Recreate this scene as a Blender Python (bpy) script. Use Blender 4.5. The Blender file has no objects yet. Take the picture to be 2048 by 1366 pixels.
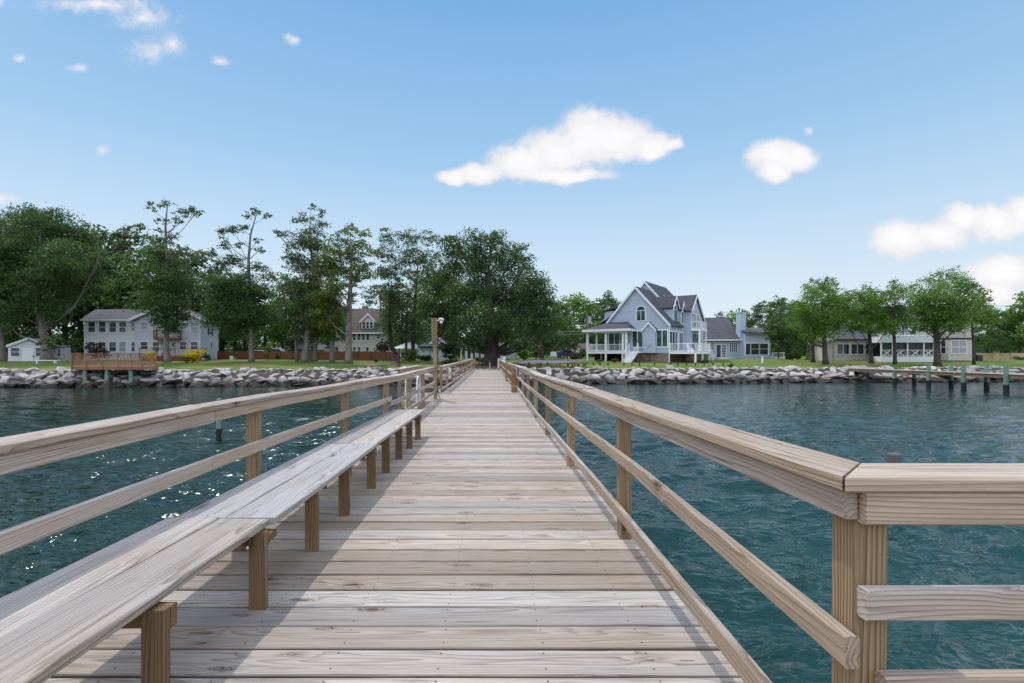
import bpy, bmesh, math, random
import numpy as np
from mathutils import Vector, noise
random.seed(7)
RNG = np.random.default_rng(11)
S = bpy.context.scene
COL = S.collection
R = math.radians

# ---------------------------------------------------------------- camera, light, sky
FPX, PX0, PY0, CAMZ = 980.0, 988.0, 710.0, 1.367      # focal length and principal point in photo pixels
cd = bpy.data.cameras.new('camera')
cam = bpy.data.objects.new('camera', cd); COL.objects.link(cam)
cam.location = (0, 0, CAMZ); cam.rotation_euler = (R(90), 0, 0)
cd.sensor_width = 36; cd.lens = FPX / 2048 * 36
cd.shift_x = (1024 - PX0) / 2048; cd.shift_y = (PY0 - 683) / 2048
cd.clip_start = .05; cd.clip_end = 3000
S.camera = cam
S.view_settings.view_transform = 'Standard'; S.view_settings.look = 'None'
S.view_settings.exposure = 0.28; S.view_settings.gamma = 1
SUNV = Vector((-.30, .55, 1)).normalized()
ld = bpy.data.lights.new('sun', 'SUN'); ld.energy = 2.0; ld.angle = R(.6); ld.color = (1, .95, .87)
lo = bpy.data.objects.new('sun', ld); COL.objects.link(lo)
lo.rotation_euler = SUNV.to_track_quat('Z', 'Y').to_euler(); lo.location = (-20, 30, 60)


class NT:
    """small node-tree helper"""
    def __init__(s, nt): s.nt = nt
    def n(s, t, ins=None, **pr):
        nd = s.nt.nodes.new(t)
        for k, v in pr.items(): setattr(nd, k, v)
        for k, v in (ins or {}).items(): s.put(nd.inputs[k], v)
        return nd
    def put(s, sock, v):
        if isinstance(v, bpy.types.NodeSocket): s.nt.links.new(v, sock)
        else:
            if hasattr(sock.default_value, '__len__') and isinstance(v, (tuple, list)) and len(sock.default_value) == 4 and len(v) == 3: v = (*v, 1)
            sock.default_value = v
    def m(s, op, a, b=None, c=None, clamp=False):
        nd = s.nt.nodes.new('ShaderNodeMath'); nd.operation = op; nd.use_clamp = clamp
        for i, v in enumerate((a, b, c)):
            if v is not None: s.put(nd.inputs[i], v)
        return nd.outputs[0]
    def vm(s, op, a, b=None):
        nd = s.nt.nodes.new('ShaderNodeVectorMath'); nd.operation = op
        s.put(nd.inputs[0], a)
        if b is not None: s.put(nd.inputs[1], b)
        return nd.outputs[0]
    def mix(s, f, a, b, mode='MIX'):
        nd = s.nt.nodes.new('ShaderNodeMix'); nd.data_type = 'RGBA'; nd.blend_type = mode
        s.put(nd.inputs[0], f); s.put(nd.inputs[6], a); s.put(nd.inputs[7], b)
        return nd.outputs[2]
    def ramp(s, f, stops, interp='LINEAR'):
        nd = s.nt.nodes.new('ShaderNodeValToRGB'); cr = nd.color_ramp; cr.interpolation = interp
        while len(cr.elements) < len(stops): cr.elements.new(.5)
        for e, (p, c) in zip(cr.elements, stops):
            e.position = p; e.color = (*c, 1) if len(c) == 3 else c
        s.put(nd.inputs[0], f); return nd.outputs[0]
    def noise(s, vec, sc, det=3, ro=.55, dist=0):
        nd = s.n('ShaderNodeTexNoise', {'Vector': vec, 'Scale': sc, 'Detail': det, 'Roughness': ro, 'Distortion': dist})
        return nd.outputs[0]
    def mr(s, v, a, b, c=0., d=1., smooth=False):
        nd = s.n('ShaderNodeMapRange', {0: v, 1: a, 2: b, 3: c, 4: d}); nd.clamp = True
        if smooth: nd.interpolation_type = 'SMOOTHSTEP'
        return nd.outputs[0]
    def comb(s, x, y, z): return s.n('ShaderNodeCombineXYZ', {0: x, 1: y, 2: z}).outputs[0]
    def sep(s, v): return s.n('ShaderNodeSeparateXYZ', {0: v}).outputs
    def attr(s, name, out='Vector'):
        return s.n('ShaderNodeAttribute', attribute_name=name).outputs[out]
    def bump(s, h, strength=.3, dist=.01):
        return s.n('ShaderNodeBump', {'Height': h, 'Strength': strength, 'Distance': dist}).outputs[0]
    def coord(s, k='Object'): return s.n('ShaderNodeTexCoord').outputs[k]


# the sky: Nishita daylight with a few fair-weather clouds placed by direction
W = bpy.data.worlds.new('World'); S.world = W; W.use_nodes = True
w = NT(W.node_tree)
for nd in list(W.node_tree.nodes): W.node_tree.nodes.remove(nd)
sky = w.n('ShaderNodeTexSky', sky_type='NISHITA', sun_disc=False)
sky.sun_elevation = math.asin(SUNV.z); sky.sun_rotation = math.atan2(SUNV.x, SUNV.y)
sky.altitude = 0; sky.air_density = 1.0; sky.dust_density = .35; sky.ozone_density = 3.2
gd = w.coord('Generated')
dx, dy, dz = w.sep(gd)
dyc = w.m('MAXIMUM', dy, .05)
cu, cv = w.m('DIVIDE', dx, dyc), w.m('DIVIDE', dz, dyc)
base = w.comb(cu, cv, 0)
wob = w.n('ShaderNodeTexNoise', {'Vector': base, 'Scale': 9, 'Detail': 5, 'Roughness': .6}).outputs[1]
off = w.vm('SCALE', w.vm('SUBTRACT', wob, (.5, .5, .5))); off.node.inputs[3].default_value = .045
ox, oy, _ = w.sep(w.vm('ADD', base, off))
fine = w.noise(base, 30, 7, .66)
blobs = [(905, 352, 34, 14), (960, 345, 60, 20), (1040, 328, 70, 34), (1110, 305, 80, 50), (1180, 275, 70, 62), (1235, 270, 70, 50), (1300, 288, 60, 30),
         (1345, 292, 28, 14), (1120, 350, 110, 16), (1552, 315, 62, 36), (1590, 318, 44, 28), (1546, 345, 34, 26), (1618, 262, 16, 14),
         (1800, 480, 62, 40), (1880, 470, 60, 34), (1935, 432, 60, 28), (1990, 445, 60, 42), (2050, 430, 60, 46), (2010, 545, 80, 34), (1985, 590, 60, 26),
         (298, 105, 74, 34), (345, 90, 40, 28), (200, 8, 170, 26), (290, 38, 90, 34), (152, 140, 30, 13), (436, 118, 28, 17), (43, 112, 20, 14),
         (582, 82, 24, 15), (206, 298, 28, 16), (8, 400, 40, 20), (0, 5, 30, 14)]
thin = {12, 20, 21, 22, 23, 24, 25, 26, 27, 28, 29, 30}
dens = None
for i, (bx, by, rx, ry) in enumerate(blobs):
    a = w.m('DIVIDE', w.m('SUBTRACT', ox, (bx - PX0) / FPX), rx * 1.03 / FPX)
    b = w.m('DIVIDE', w.m('SUBTRACT', oy, (PY0 - by) / FPX), ry * 1.02 / FPX)
    q = w.m('SUBTRACT', 1.2 if i not in thin else .92, w.m('SQRT', w.m('ADD', w.m('MULTIPLY', a, a), w.m('MULTIPLY', b, b))))
    if i in thin: q = w.m('MULTIPLY', q, .50)
    dens = q if dens is None else w.m('SMOOTH_MAX', dens, q, .45)
dens = w.m('ADD', dens, w.m('MULTIPLY', w.m('SUBTRACT', fine, .5), .8))
mask = w.m('MULTIPLY', w.mr(dens, .0, .6, smooth=True), w.m('GREATER_THAN', dy, .06))
# overhead and behind: added unseen cloud layer, brightened to fill shadows; water mirrors it
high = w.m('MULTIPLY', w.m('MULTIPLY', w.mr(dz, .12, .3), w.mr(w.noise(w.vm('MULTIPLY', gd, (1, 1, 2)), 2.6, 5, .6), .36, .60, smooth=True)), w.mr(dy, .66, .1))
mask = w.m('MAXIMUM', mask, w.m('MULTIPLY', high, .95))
# daylight gradient of this hazy seaside sky, blended over the physical one
EXPK = 10 / 2 ** S.view_settings.exposure
grad = w.ramp(w.m('ARCTANGENT', w.m('DIVIDE', dz, w.m('SQRT', w.m('ADD', w.m('MULTIPLY', dx, dx), w.m('MULTIPLY', dy, dy))))),
              [(0.0, (.80, .88, .95)), (.10, (.73, .85, .95)), (.22, (.58, .76, .93)), (.38, (.36, .605, .88)), (.62, (.20, .45, .79)), (1.0, (.11, .32, .68))])
grad = w.vm('SCALE', grad); grad.node.inputs[3].default_value = EXPK
hue = w.mix(.90, sky.outputs[0], grad)
ccol = w.mix(w.mr(w.m('ADD', dens, w.m('MULTIPLY', w.noise(base, 14, 4), 1.2)), .55, 1.6), (.80 * EXPK, .78 * EXPK, .80 * EXPK), (1.02 * EXPK, 1.0 * EXPK, 1.0 * EXPK))
ccol = w.mix(high, ccol, (3.0 * EXPK, 3.15 * EXPK, 3.5 * EXPK))  # added layer far brighter and bluer than the visible clouds, as fill light
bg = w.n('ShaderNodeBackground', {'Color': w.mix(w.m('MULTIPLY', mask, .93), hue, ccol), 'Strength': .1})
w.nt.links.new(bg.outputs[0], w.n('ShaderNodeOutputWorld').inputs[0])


# ---------------------------------------------------------------- object helpers
BASE = {}


def at(px, py, Y):
    return Vector(((px - PX0) / FPX * Y, Y, CAMZ - (py - PY0) / FPX * Y))


def lerp(x, xs, ys): return float(np.interp(x, xs, ys))


def shore_top(x): return 49.0 + .1 * x
def shore_water(x): return 44.9 + .1 * x
def ground(x, y): return lerp(y - shore_top(x), (-1, 0, 14, 37, 70, 400), (-.05, .0, .56, .8, 1.0, 2.2))


def tag(o, label=None, cat=None, group=None, kind=None):
    if label: o['label'] = label
    if cat: o['category'] = cat
    if group: o['group'] = group
    if kind: o['kind'] = kind
    return o


def thing(name, label, cat, loc=(0, 0, 0), group=None):
    o = bpy.data.objects.new(name, None); COL.objects.link(o); o.location = loc
    o.empty_display_size = .2
    BASE[o.name] = Vector(loc)
    return tag(o, label, cat, group)


def link(name, me, parent=None, base=None):
    o = bpy.data.objects.new(name, me); COL.objects.link(o)
    if parent is not None:
        o.parent = parent; BASE[o.name] = BASE[parent.name]
    else:
        o.location = base or (0, 0, 0); BASE[o.name] = Vector(base or (0, 0, 0))
    return o


def parent_base(parent, base): return BASE[parent.name] if parent is not None else Vector(base or (0, 0, 0))


def copy_tree(o, parent=None):
    c = o.copy(); COL.objects.link(c)
    if parent is not None: c.parent = parent
    for ch in list(o.children): copy_tree(ch, c)
    return c


class G:
    """collects plain faces; tf maps local (a,b,z) to world"""
    def __init__(s, tf=None): s.v, s.f, s.tf = [], [], tf or (lambda a, b, z: (a, b, z))
    def p(s, *c): s.v.append(s.tf(*c)); return len(s.v) - 1
    def face(s, *pts): s.f.append([s.p(*q) for q in pts])
    def hexa(s, c):  # 8 corners: bottom ring, top ring
        i = [s.p(*q) for q in c]
        for q in ((3, 2, 1, 0), (4, 5, 6, 7), (0, 1, 5, 4), (1, 2, 6, 5), (2, 3, 7, 6), (3, 0, 4, 7)): s.f.append([i[k] for k in q])
    def box(s, a0, a1, b0, b1, z0, z1):
        s.hexa([(a0, b0, z0), (a1, b0, z0), (a1, b1, z0), (a0, b1, z0), (a0, b0, z1), (a1, b0, z1), (a1, b1, z1), (a0, b1, z1)])
    def slab(s, p, th):  # quad p (top), thickness downwards
        s.hexa([(x, y, z - th) for x, y, z in p] + list(p))
    def prism(s, poly, fn, d0, d1):  # 2-D polygon, fn(x,y,d) -> local coords
        i0 = [s.p(*fn(x, y, d0)) for x, y in poly]; i1 = [s.p(*fn(x, y, d1)) for x, y in poly]
        n = len(poly); s.f.append(i0[::-1]); s.f.append(i1)
        for k in range(n): s.f.append([i0[k], i0[(k + 1) % n], i1[(k + 1) % n], i1[k]])
    def bar(s, p0, p1, r0, r1=None, n=6, cap=True):
        s.tube([p0, p1], [r0, r0 if r1 is None else r1], n, cap)
    def tube(s, pts, rad, n=6, cap=True):
        P = [Vector(s.tf(*q)) for q in pts]; rings = []
        for k, q in enumerate(P):
            d = (P[min(k + 1, len(P) - 1)] - P[max(k - 1, 0)]).normalized()
            ax = d.cross(Vector((0, 0, 1)) if abs(d.z) < .9 else Vector((1, 0, 0))).normalized(); ay = d.cross(ax)
            ring = []
            for j in range(n):
                t = 2 * math.pi * j / n
                s.v.append(tuple(q + (ax * math.cos(t) + ay * math.sin(t)) * rad[k])); ring.append(len(s.v) - 1)
            rings.append(ring)
        for a, b in zip(rings, rings[1:]):
            for j in range(n): s.f.append([a[j], a[(j + 1) % n], b[(j + 1) % n], b[j]])
        if cap: s.f.append(rings[0][::-1]); s.f.append(rings[-1])
    def build(s, name, mat, parent=None, base=None, smooth=False):
        b = parent_base(parent, base)
        me = bpy.data.meshes.new(name)
        me.from_pydata([tuple(Vector(q) - b) for q in s.v], [], s.f)
        bm = bmesh.new(); bm.from_mesh(me); bmesh.ops.recalc_face_normals(bm, faces=bm.faces); bm.to_mesh(me); bm.free()
        me.materials.append(mat)
        if smooth: me.polygons.foreach_set('use_smooth', [True] * len(me.polygons))
        return link(name, me, parent, base)


class MB:
    """collects timber boards with grain coordinates (gc) and a value per board (bv)"""
    def __init__(s): s.v, s.f, s.gc, s.bv = [], [], [], []
    def board(s, p0, p1, w, t, up=(0, 0, 1), ch=.005, m0=0., m1=0., nseg=1, warp=0., path=None):
        p0, p1 = Vector(p0), Vector(p1); ax = p1 - p0; L = ax.length; ax.normalize()
        up = Vector(up); sd = ax.cross(up).normalized(); nn = sd.cross(ax).normalized()
        hw, ht = w / 2, t / 2
        prof = [(-hw + ch, -ht), (hw - ch, -ht), (hw, -ht + ch), (hw, ht - ch), (hw - ch, ht), (-hw + ch, ht), (-hw, ht - ch), (-hw, -ht + ch)]
        bv = random.random(); lo = random.random() * 200
        if path: nseg = len(path) - 1
        rings = []; ph = random.random() * 50
        for k in range(nseg + 1):
            ring = []
            for (a, b) in prof:
                l = L * k / nseg
                if k == 0: l += m0 * a
                if k == nseg: l += m1 * a
                wz = noise.noise((l * .6, ph, 3.)) * warp if warp else 0
                if path: q = Vector(path[k]) + sd * a + nn * b + ax * ((m0 * a if k == 0 else 0) + (m1 * a if k == nseg else 0))
                else: q = p0 + ax * l + sd * a + nn * (b + wz)
                s.v.append(q); s.gc.append((l + lo, a, b)); s.bv.append(bv); ring.append(len(s.v) - 1)
            rings.append(ring)
        for a, b in zip(rings, rings[1:]):
            for j in range(8): s.f.append([a[j], a[(j + 1) % 8], b[(j + 1) % 8], b[j]])
        s.f.append(rings[0][::-1]); s.f.append(rings[-1])
    def build(s, name, mat, parent=None, base=None):
        b = parent_base(parent, base)
        me = bpy.data.meshes.new(name); me.from_pydata([tuple(q - b) for q in s.v], [], s.f)
        a = me.attributes.new('gc', 'FLOAT_VECTOR', 'POINT'); a.data.foreach_set('vector', np.array(s.gc, 'f').ravel())
        a = me.attributes.new('bv', 'FLOAT', 'POINT'); a.data.foreach_set('value', np.array(s.bv, 'f'))
        bm = bmesh.new(); bm.from_mesh(me); bmesh.ops.recalc_face_normals(bm, faces=bm.faces); bm.to_mesh(me); bm.free()
        me.materials.append(mat)
        return link(name, me, parent, base)


# ---------------------------------------------------------------- materials
def new_mat(name):
    m = bpy.data.materials.new(name); m.use_nodes = True
    t = NT(m.node_tree); b = m.node_tree.nodes['Principled BSDF']
    return m, t, b


def wood(name, late, early, knotc, weather=.55, grey=(.50, .47, .46), nails=False, ring=190., bleach=True):
    m, t, b = new_mat(name)
    gc = t.attr('gc'); bv = t.attr('bv', 'Fac')
    l, ww, tt = t.sep(gc)
    b2 = t.m('FRACT', t.m('MULTIPLY', bv, 7.31)); b3 = t.m('FRACT', t.m('MULTIPLY', bv, 23.7))
    # knots
    kv = t.comb(t.m('MULTIPLY', l, 1.9), t.m('ADD', t.m('MULTIPLY', ww, 7.), t.m('MULTIPLY', bv, 40)), t.m('MULTIPLY', tt, 3.))
    vor = t.n('ShaderNodeTexVoronoi', {'Vector': kv, 'Scale': 1.0, 'Randomness': 1.0})
    kd = vor.outputs['Distance']; kc = t.sep(vor.outputs['Color'])[0]
    kon = t.m('GREATER_THAN', kc, .12)
    kd = t.m('ADD', kd, t.m('MULTIPLY', t.m('SUBTRACT', t.noise(t.comb(t.m('MULTIPLY', l, 16.), t.m('MULTIPLY', ww, 46.), t.m('MULTIPLY', bv, 9.)), 1., 3), .5), .16))
    bul = t.m('MULTIPLY', t.m('POWER', 2.718, t.m('MULTIPLY', t.m('POWER', kd, 2.), -28.)), kon)
    # growth rings cut lengthwise
    flow = t.noise(t.comb(t.m('MULTIPLY', l, .55), t.m('MULTIPLY', ww, 7.), t.m('ADD', t.m('MULTIPLY', tt, 7.), t.m('MULTIPLY', bv, 30.))), 1., 2, .45)
    wx = t.m('ADD', ww, t.m('MULTIPLY', t.m('SUBTRACT', b2, .5), .16))
    tz = t.m('ADD', t.m('ADD', tt, .03), t.m('MULTIPLY', b3, .10))
    rr = t.m('SQRT', t.m('ADD', t.m('MULTIPLY', wx, wx), t.m('MULTIPLY', tz, tz)))
    rr = t.m('ADD', rr, t.m('ADD', t.m('MULTIPLY', flow, .12), t.m('MULTIPLY', bul, .022)))
    fr = t.m('FRACT', t.m('MULTIPLY', rr, ring))
    line = t.m('MULTIPLY', t.m('POWER', fr, 2.6), t.mr(fr, 1., .93))
    big = t.noise(t.comb(t.m('MULTIPLY', l, 1.1), t.m('MULTIPLY', ww, 9.), t.m('MULTIPLY', tt, 9.)), 1., 3)
    line = t.m('MULTIPLY', line, t.mr(big, .3, .7, .45, 1.))
    fib = t.noise(t.comb(t.m('MULTIPLY', l, 4.), t.m('MULTIPLY', ww, 320.), t.m('MULTIPLY', tt, 320.)), 1., 2)
    streak = t.noise(t.comb(t.m('MULTIPLY', l, 1.6), t.m('MULTIPLY', ww, 60.), t.m('ADD', t.m('MULTIPLY', tt, 60.), t.m('MULTIPLY', bv, 90.))), 1., 3, .6)
    c = t.mix(t.m('MULTIPLY', line, 1.25 if bleach else 1.45, clamp=True), early, late)
    g = t.mix(t.m('MULTIPLY', line, .95), grey, tuple(x * .30 for x in grey))
    upz = t.mr(t.sep(t.n('ShaderNodeNewGeometry').outputs['Normal'])[2], .2, .9)
    blot = t.noise(t.vm('MULTIPLY', gc, (1.3, 5., 5.)), 1., 3)
    wf = t.m('ADD', t.mr(blot, .3, .72, -.18, .22), t.m('ADD', t.m('MULTIPLY', upz, .35 if bleach else 0), weather - .25))
    wf = t.m('ADD', wf, t.mr(bv, 0, 1, -.34, .22), clamp=True)
    c = t.mix(wf, c, g)
    c = t.mix(t.mr(streak, .5, .76, 0, .5), c, tuple(x * .5 for x in late))
    c = t.mix(t.mr(fib, .35, .75, 0, .2), c, tuple(x * .45 for x in late))
    # fine open cracks along the grain
    crk = t.noise(t.comb(t.m('MULTIPLY', l, 2.2), t.m('MULTIPLY', ww, 110.), t.m('ADD', t.m('MULTIPLY', tt, 110.), t.m('MULTIPLY', bv, 55.))), 1., 1)
    crk = t.mr(crk, .735, .77)
    c = t.mix(t.m('MULTIPLY', crk, .75), c, (.035, .03, .028))
    hal = t.m('MULTIPLY', t.mr(kd, .26, .07, smooth=True), kon)
    c = t.mix(t.m('MULTIPLY', hal, .3), c, knotc)
    core = t.m('MULTIPLY', t.mr(kd, .085, .06), kon)
    rim = t.m('MULTIPLY', t.m('MULTIPLY', t.mr(kd, .135, .118), t.mr(kd, .10, .112)), kon)
    c = t.mix(t.m('MULTIPLY', rim, .85), c, (.05, .04, .036))
    c = t.mix(t.m('MULTIPLY', core, t.mr(kc, .12, 1., .55, 1.)), c, tuple(x * .35 for x in knotc))
    c = t.mix(1., c, t.comb(t.mr(b3, 0, 1, .70, 1.13), t.mr(b3, 0, 1, .69, 1.12), t.mr(b3, 0, 1, .68, 1.11)), 'MULTIPLY')
    h = t.m('ADD', t.m('MULTIPLY', line, -.5), t.m('ADD', t.m('MULTIPLY', fib, .5), t.m('MULTIPLY', crk, -1.6)))
    if nails:
        eg = t.mr(t.m('ADD', t.m('ABSOLUTE', ww), t.m('MULTIPLY', t.m('SUBTRACT', big, .5), .012)), .0835, .0935, 0, .85)
        c = t.mix(eg, c, (.075, .062, .052))
        ox_ = t.sep(t.coord())[0]
        fx = t.m('SUBTRACT', t.m('FRACT', t.m('ADD', t.m('MULTIPLY', ox_, 1 / .47), t.m('MULTIPLY', bv, .035))), .5)
        fx = t.m('MULTIPLY', fx, .47)
        fw = t.m('SUBTRACT', t.m('ABSOLUTE', t.m('ADD', ww, t.m('MULTIPLY', t.m('SUBTRACT', b2, .5), .02))), .055)
        nd = t.m('SQRT', t.m('ADD', t.m('MULTIPLY', fx, fx), t.m('MULTIPLY', fw, fw)))
        nl = t.mr(nd, .0062, .0038)
        c = t.mix(t.m('MULTIPLY', nl, .85), c, (.03, .026, .026))
        h = t.m('SUBTRACT', h, nl)
    t.put(b.inputs['Base Color'], c)
    b.inputs['Roughness'].default_value = .78
    b.inputs['Specular IOR Level'].default_value = .25
    t.put(b.inputs['Normal'], t.bump(h, .55, .0035))
    return m


def plain(name, col, rough=.6, var=.12, sc=6., spec=.3, metal=0., bumpd=0.):
    m, t, b = new_mat(name)
    n = t.noise(t.coord(), sc, 4)
    c = t.mix(n, tuple(x * (1 - var) for x in col), tuple(min(1, x * (1 + var)) for x in col))
    t.put(b.inputs['Base Color'], c); b.inputs['Roughness'].default_value = rough
    b.inputs['Specular IOR Level'].default_value = spec; b.inputs['Metallic'].default_value = metal
    if bumpd: t.put(b.inputs['Normal'], t.bump(t.noise(t.coord(), sc * 6, 3), .6, bumpd))
    return m


def siding(name, col, step=.17):
    m, t, b = new_mat(name)
    co = t.coord(); z = t.sep(co)[2]
    fr = t.m('FRACT', t.m('DIVIDE', z, step))
    row = t.n('ShaderNodeTexWhiteNoise', {'W': t.m('FLOOR', t.m('DIVIDE', z, step))}, noise_dimensions='1D').outputs[0]
    n = t.noise(co, 1.3, 4)
    st = t.noise(t.vm('MULTIPLY', co, (3., 3., .4)), 1., 3)
    f = t.m('ADD', t.m('MULTIPLY', n, .5), t.m('ADD', t.m('MULTIPLY', row, .25), t.m('MULTIPLY', st, .25)))
    c = t.mix(f, tuple(x * .84 for x in col), tuple(min(1, x * 1.14) for x in col))
    c = t.mix(t.m('MULTIPLY', t.mr(fr, .1, .0), .6), c, tuple(x * .35 for x in col))
    t.put(b.inputs['Base Color'], c); b.inputs['Roughness'].default_value = .55
    t.put(b.inputs['Normal'], t.bump(t.m('SUBTRACT', 1., fr), .8, .02))
    return m


def shingle(name, col):
    m, t, b = new_mat(name)
    co = t.coord()
    br = t.n('ShaderNodeTexVoronoi', {'Vector': t.vm('MULTIPLY', co, (3., 3., 7.)), 'Scale': 1.})
    n = t.noise(co, .8, 4)
    z = t.m('FRACT', t.m('DIVIDE', t.sep(co)[2], .11))
    c = t.mix(t.sep(br.outputs['Color'])[0], tuple(x * .7 for x in col), tuple(x * 1.25 for x in col))
    c = t.mix(t.mr(n, .35, .7, 0, .4), c, tuple(x * .6 for x in col))
    c = t.mix(t.m('MULTIPLY', t.mr(z, .2, 0.), .5), c, tuple(x * .4 for x in col))
    t.put(b.inputs['Base Color'], c); b.inputs['Roughness'].default_value = .85
    t.put(b.inputs['Normal'], t.bump(t.sep(br.outputs['Color'])[1], .5, .02))
    return m


def leafmat(name, dark, light, trans=.30):
    m, t, b = new_mat(name)
    v = t.attr('lv', 'Fac')
    c = t.mix(v, dark, light)
    b.inputs['Roughness'].default_value = .5; b.inputs['Specular IOR Level'].default_value = .35
    t.put(b.inputs['Base Color'], c)
    tr = t.n('ShaderNodeBsdfTranslucent', {'Color': t.mix(.5, c, (.20, .32, .04))})
    ms = t.n('ShaderNodeMixShader', {0: trans, 1: b.outputs[0], 2: tr.outputs[0]})
    t.nt.links.new(ms.outputs[0], t.nt.nodes['Material Output'].inputs[0])
    return m


M = {}
M['deck'] = wood('weathered_deck_wood', (.185, .12, .075), (.475, .37, .27), (.19, .105, .058), .52, (.455, .432, .42), nails=True, ring=110)
M['rail'] = wood('weathered_rail_wood', (.22, .135, .08), (.51, .40, .30), (.18, .10, .06), .40, (.53, .50, .49), ring=88)
M['post'] = wood('treated_post_wood', (.13, .08, .045), (.39, .275, .155), (.11, .06, .03), .18, (.38, .335, .29), ring=80, bleach=False)
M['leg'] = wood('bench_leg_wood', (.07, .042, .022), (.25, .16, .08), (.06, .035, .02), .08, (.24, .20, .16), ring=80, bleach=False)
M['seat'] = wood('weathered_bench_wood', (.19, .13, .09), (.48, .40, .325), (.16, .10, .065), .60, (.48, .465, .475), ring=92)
M['redwood'] = wood('stained_deck_wood', (.17, .065, .03), (.34, .15, .07), (.12, .05, .03), .0, (.3, .2, .15), bleach=False)
M['fence'] = plain('stained_fence_wood', (.20, .085, .047), .8, .35, 3.)
M['orangewood'] = plain('orange_stained_wood', (.25, .125, .075), .75, .3, 3.)
M['tanwood'] = plain('tan_fence_wood', (.46, .34, .2), .8, .25, 3.)
M['white'] = plain('white_paint', (.80, .80, .80), .5, .05, 2.)
M['trim'] = plain('white_trim', (.74, .76, .80), .5, .06, 2.)
M['bluesiding'] = siding('blue_grey_siding', (.40, .46, .56), .2)
M['greysiding'] = siding('pale_grey_siding', (.54, .55, .61), .17)
M['shedsiding'] = siding('white_siding', (.66, .66, .72), .17)
M['beigesiding'] = siding('beige_siding', (.50, .46, .39), .17)
M['cream'] = siding('cream_siding', (.64, .60, .49), .17)
M['paleblue'] = siding('pale_blue_siding', (.55, .64, .74), .17)
M['roofgrey'] = shingle('grey_shingles', (.078, .078, .092))
M['roofdark'] = shingle('dark_shingles', (.050, .053, .066))
M['roofbrown'] = shingle('brown_shingles', (.105, .072, .058))
M['roofpale'] = shingle('pale_metal_roof', (.50, .53, .58))
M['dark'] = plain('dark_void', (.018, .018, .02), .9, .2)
M['shutter'] = plain('dark_shutter', (.03, .035, .05), .6)
M['steel'] = plain('galvanised_steel', (.55, .57, .6), .4, .1, 8., .5, .6)
M['black'] = plain('black_rubber', (.015, .015, .016), .5)
M['asphalt'] = plain('asphalt', (.15, .15, .165), .9, .2, 4.)
M['lead'] = plain('pale_lead', (.5, .5, .5), .6)


def glass(name, col, rough=.06, cur=None):
    m, t, b = new_mat(name)
    co = t.coord()
    n = t.noise(co, .9, 2)
    c = t.mix(t.mr(n, .4, .6), tuple(x * .6 for x in col), tuple(x * 1.4 for x in col))
    if cur:
        z = t.m('FRACT', t.m('MULTIPLY', t.sep(co)[2], 9.)); c = t.mix(t.mr(z, .15, .3), tuple(x * .6 for x in cur), cur)
    t.put(b.inputs['Base Color'], c); b.inputs['Roughness'].default_value = rough; b.inputs['IOR'].default_value = 1.5
    b.inputs['Specular IOR Level'].default_value = .6
    return m


M['glass'] = glass('window_glass', (.045, .055, .075))
M['blind'] = glass('window_with_blind', (.3, .3, .33), .15, (.34, .35, .40))
M['greenglass'] = glass('window_green_curtain', (.05, .10, .09), .08)
M['screen'] = glass('insect_screen', (.022, .027, .032), .5)
# brick
m, t, b = new_mat('brick'); co = t.coord()
x_, y_, z_ = t.sep(co)
br = t.n('ShaderNodeTexBrick', {'Vector': t.comb(t.m('ADD', x_, y_), z_, 0), 'Color1': (.20, .085, .06, 1), 'Color2': (.30, .17, .13, 1), 'Mortar': (.32, .29, .27, 1), 'Scale': 1., 'Brick Width': .3, 'Row Height': .1, 'Mortar Size': .012})
t.put(b.inputs['Base Color'], t.mix(t.mr(t.noise(co, 2.2, 4), .4, .7, 0, .7), br.outputs[0], (.07, .05, .045))); b.inputs['Roughness'].default_value = .9
M['brick'] = m
# bark
def bark(name, c0, c1):
    m, t, b = new_mat(name); co = t.coord()
    n = t.noise(t.vm('MULTIPLY', co, (7., 7., 1.4)), 1., 4, .6); n2 = t.noise(co, .7, 3)
    c = t.mix(t.mr(n, .3, .7), c0, c1); c = t.mix(t.mr(n2, .4, .7, 0, .5), c, tuple(x * .5 for x in c0))
    t.put(b.inputs['Base Color'], c); b.inputs['Roughness'].default_value = .95
    t.put(b.inputs['Normal'], t.bump(n, .8, .05)); return m
M['bark'] = bark('grey_bark', (.10, .085, .075), (.26, .235, .21))
M['darkbark'] = bark('dark_bark', (.035, .03, .027), (.10, .085, .07))
M['lf_dark'] = leafmat('leaves_dark_green', (0.016, 0.038, 0.015), (0.085, 0.161, 0.047))
M['lf_mid'] = leafmat('leaves_mid_green', (0.023, 0.055, 0.017), (0.119, 0.224, 0.049))
M['lf_bright'] = leafmat('leaves_bright_green', (.045, .095, .018), (.20, .37, .05), .42)
M['lf_olive'] = leafmat('leaves_olive_green', (0.038, 0.054, 0.014), (0.186, 0.235, 0.046), .35)
M['lf_grey'] = leafmat('leaves_grey_green', (0.027, 0.045, 0.027), (0.127, 0.177, 0.084), .25)
M['lf_purple'] = leafmat('leaves_dark_purple', (.012, .008, .010), (.045, .028, .03), .1)
M['lf_yellow'] = leafmat('yellow_blossom', (.62, .44, .004), (.90, .70, .01), .4)
M['lf_rust'] = leafmat('leaves_rust', (.06, .03, .015), (.16, .09, .035), .2)
M['bloom'] = leafmat('leaves_white', (.5, .5, .5), (.8, .8, .8), .2)
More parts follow.
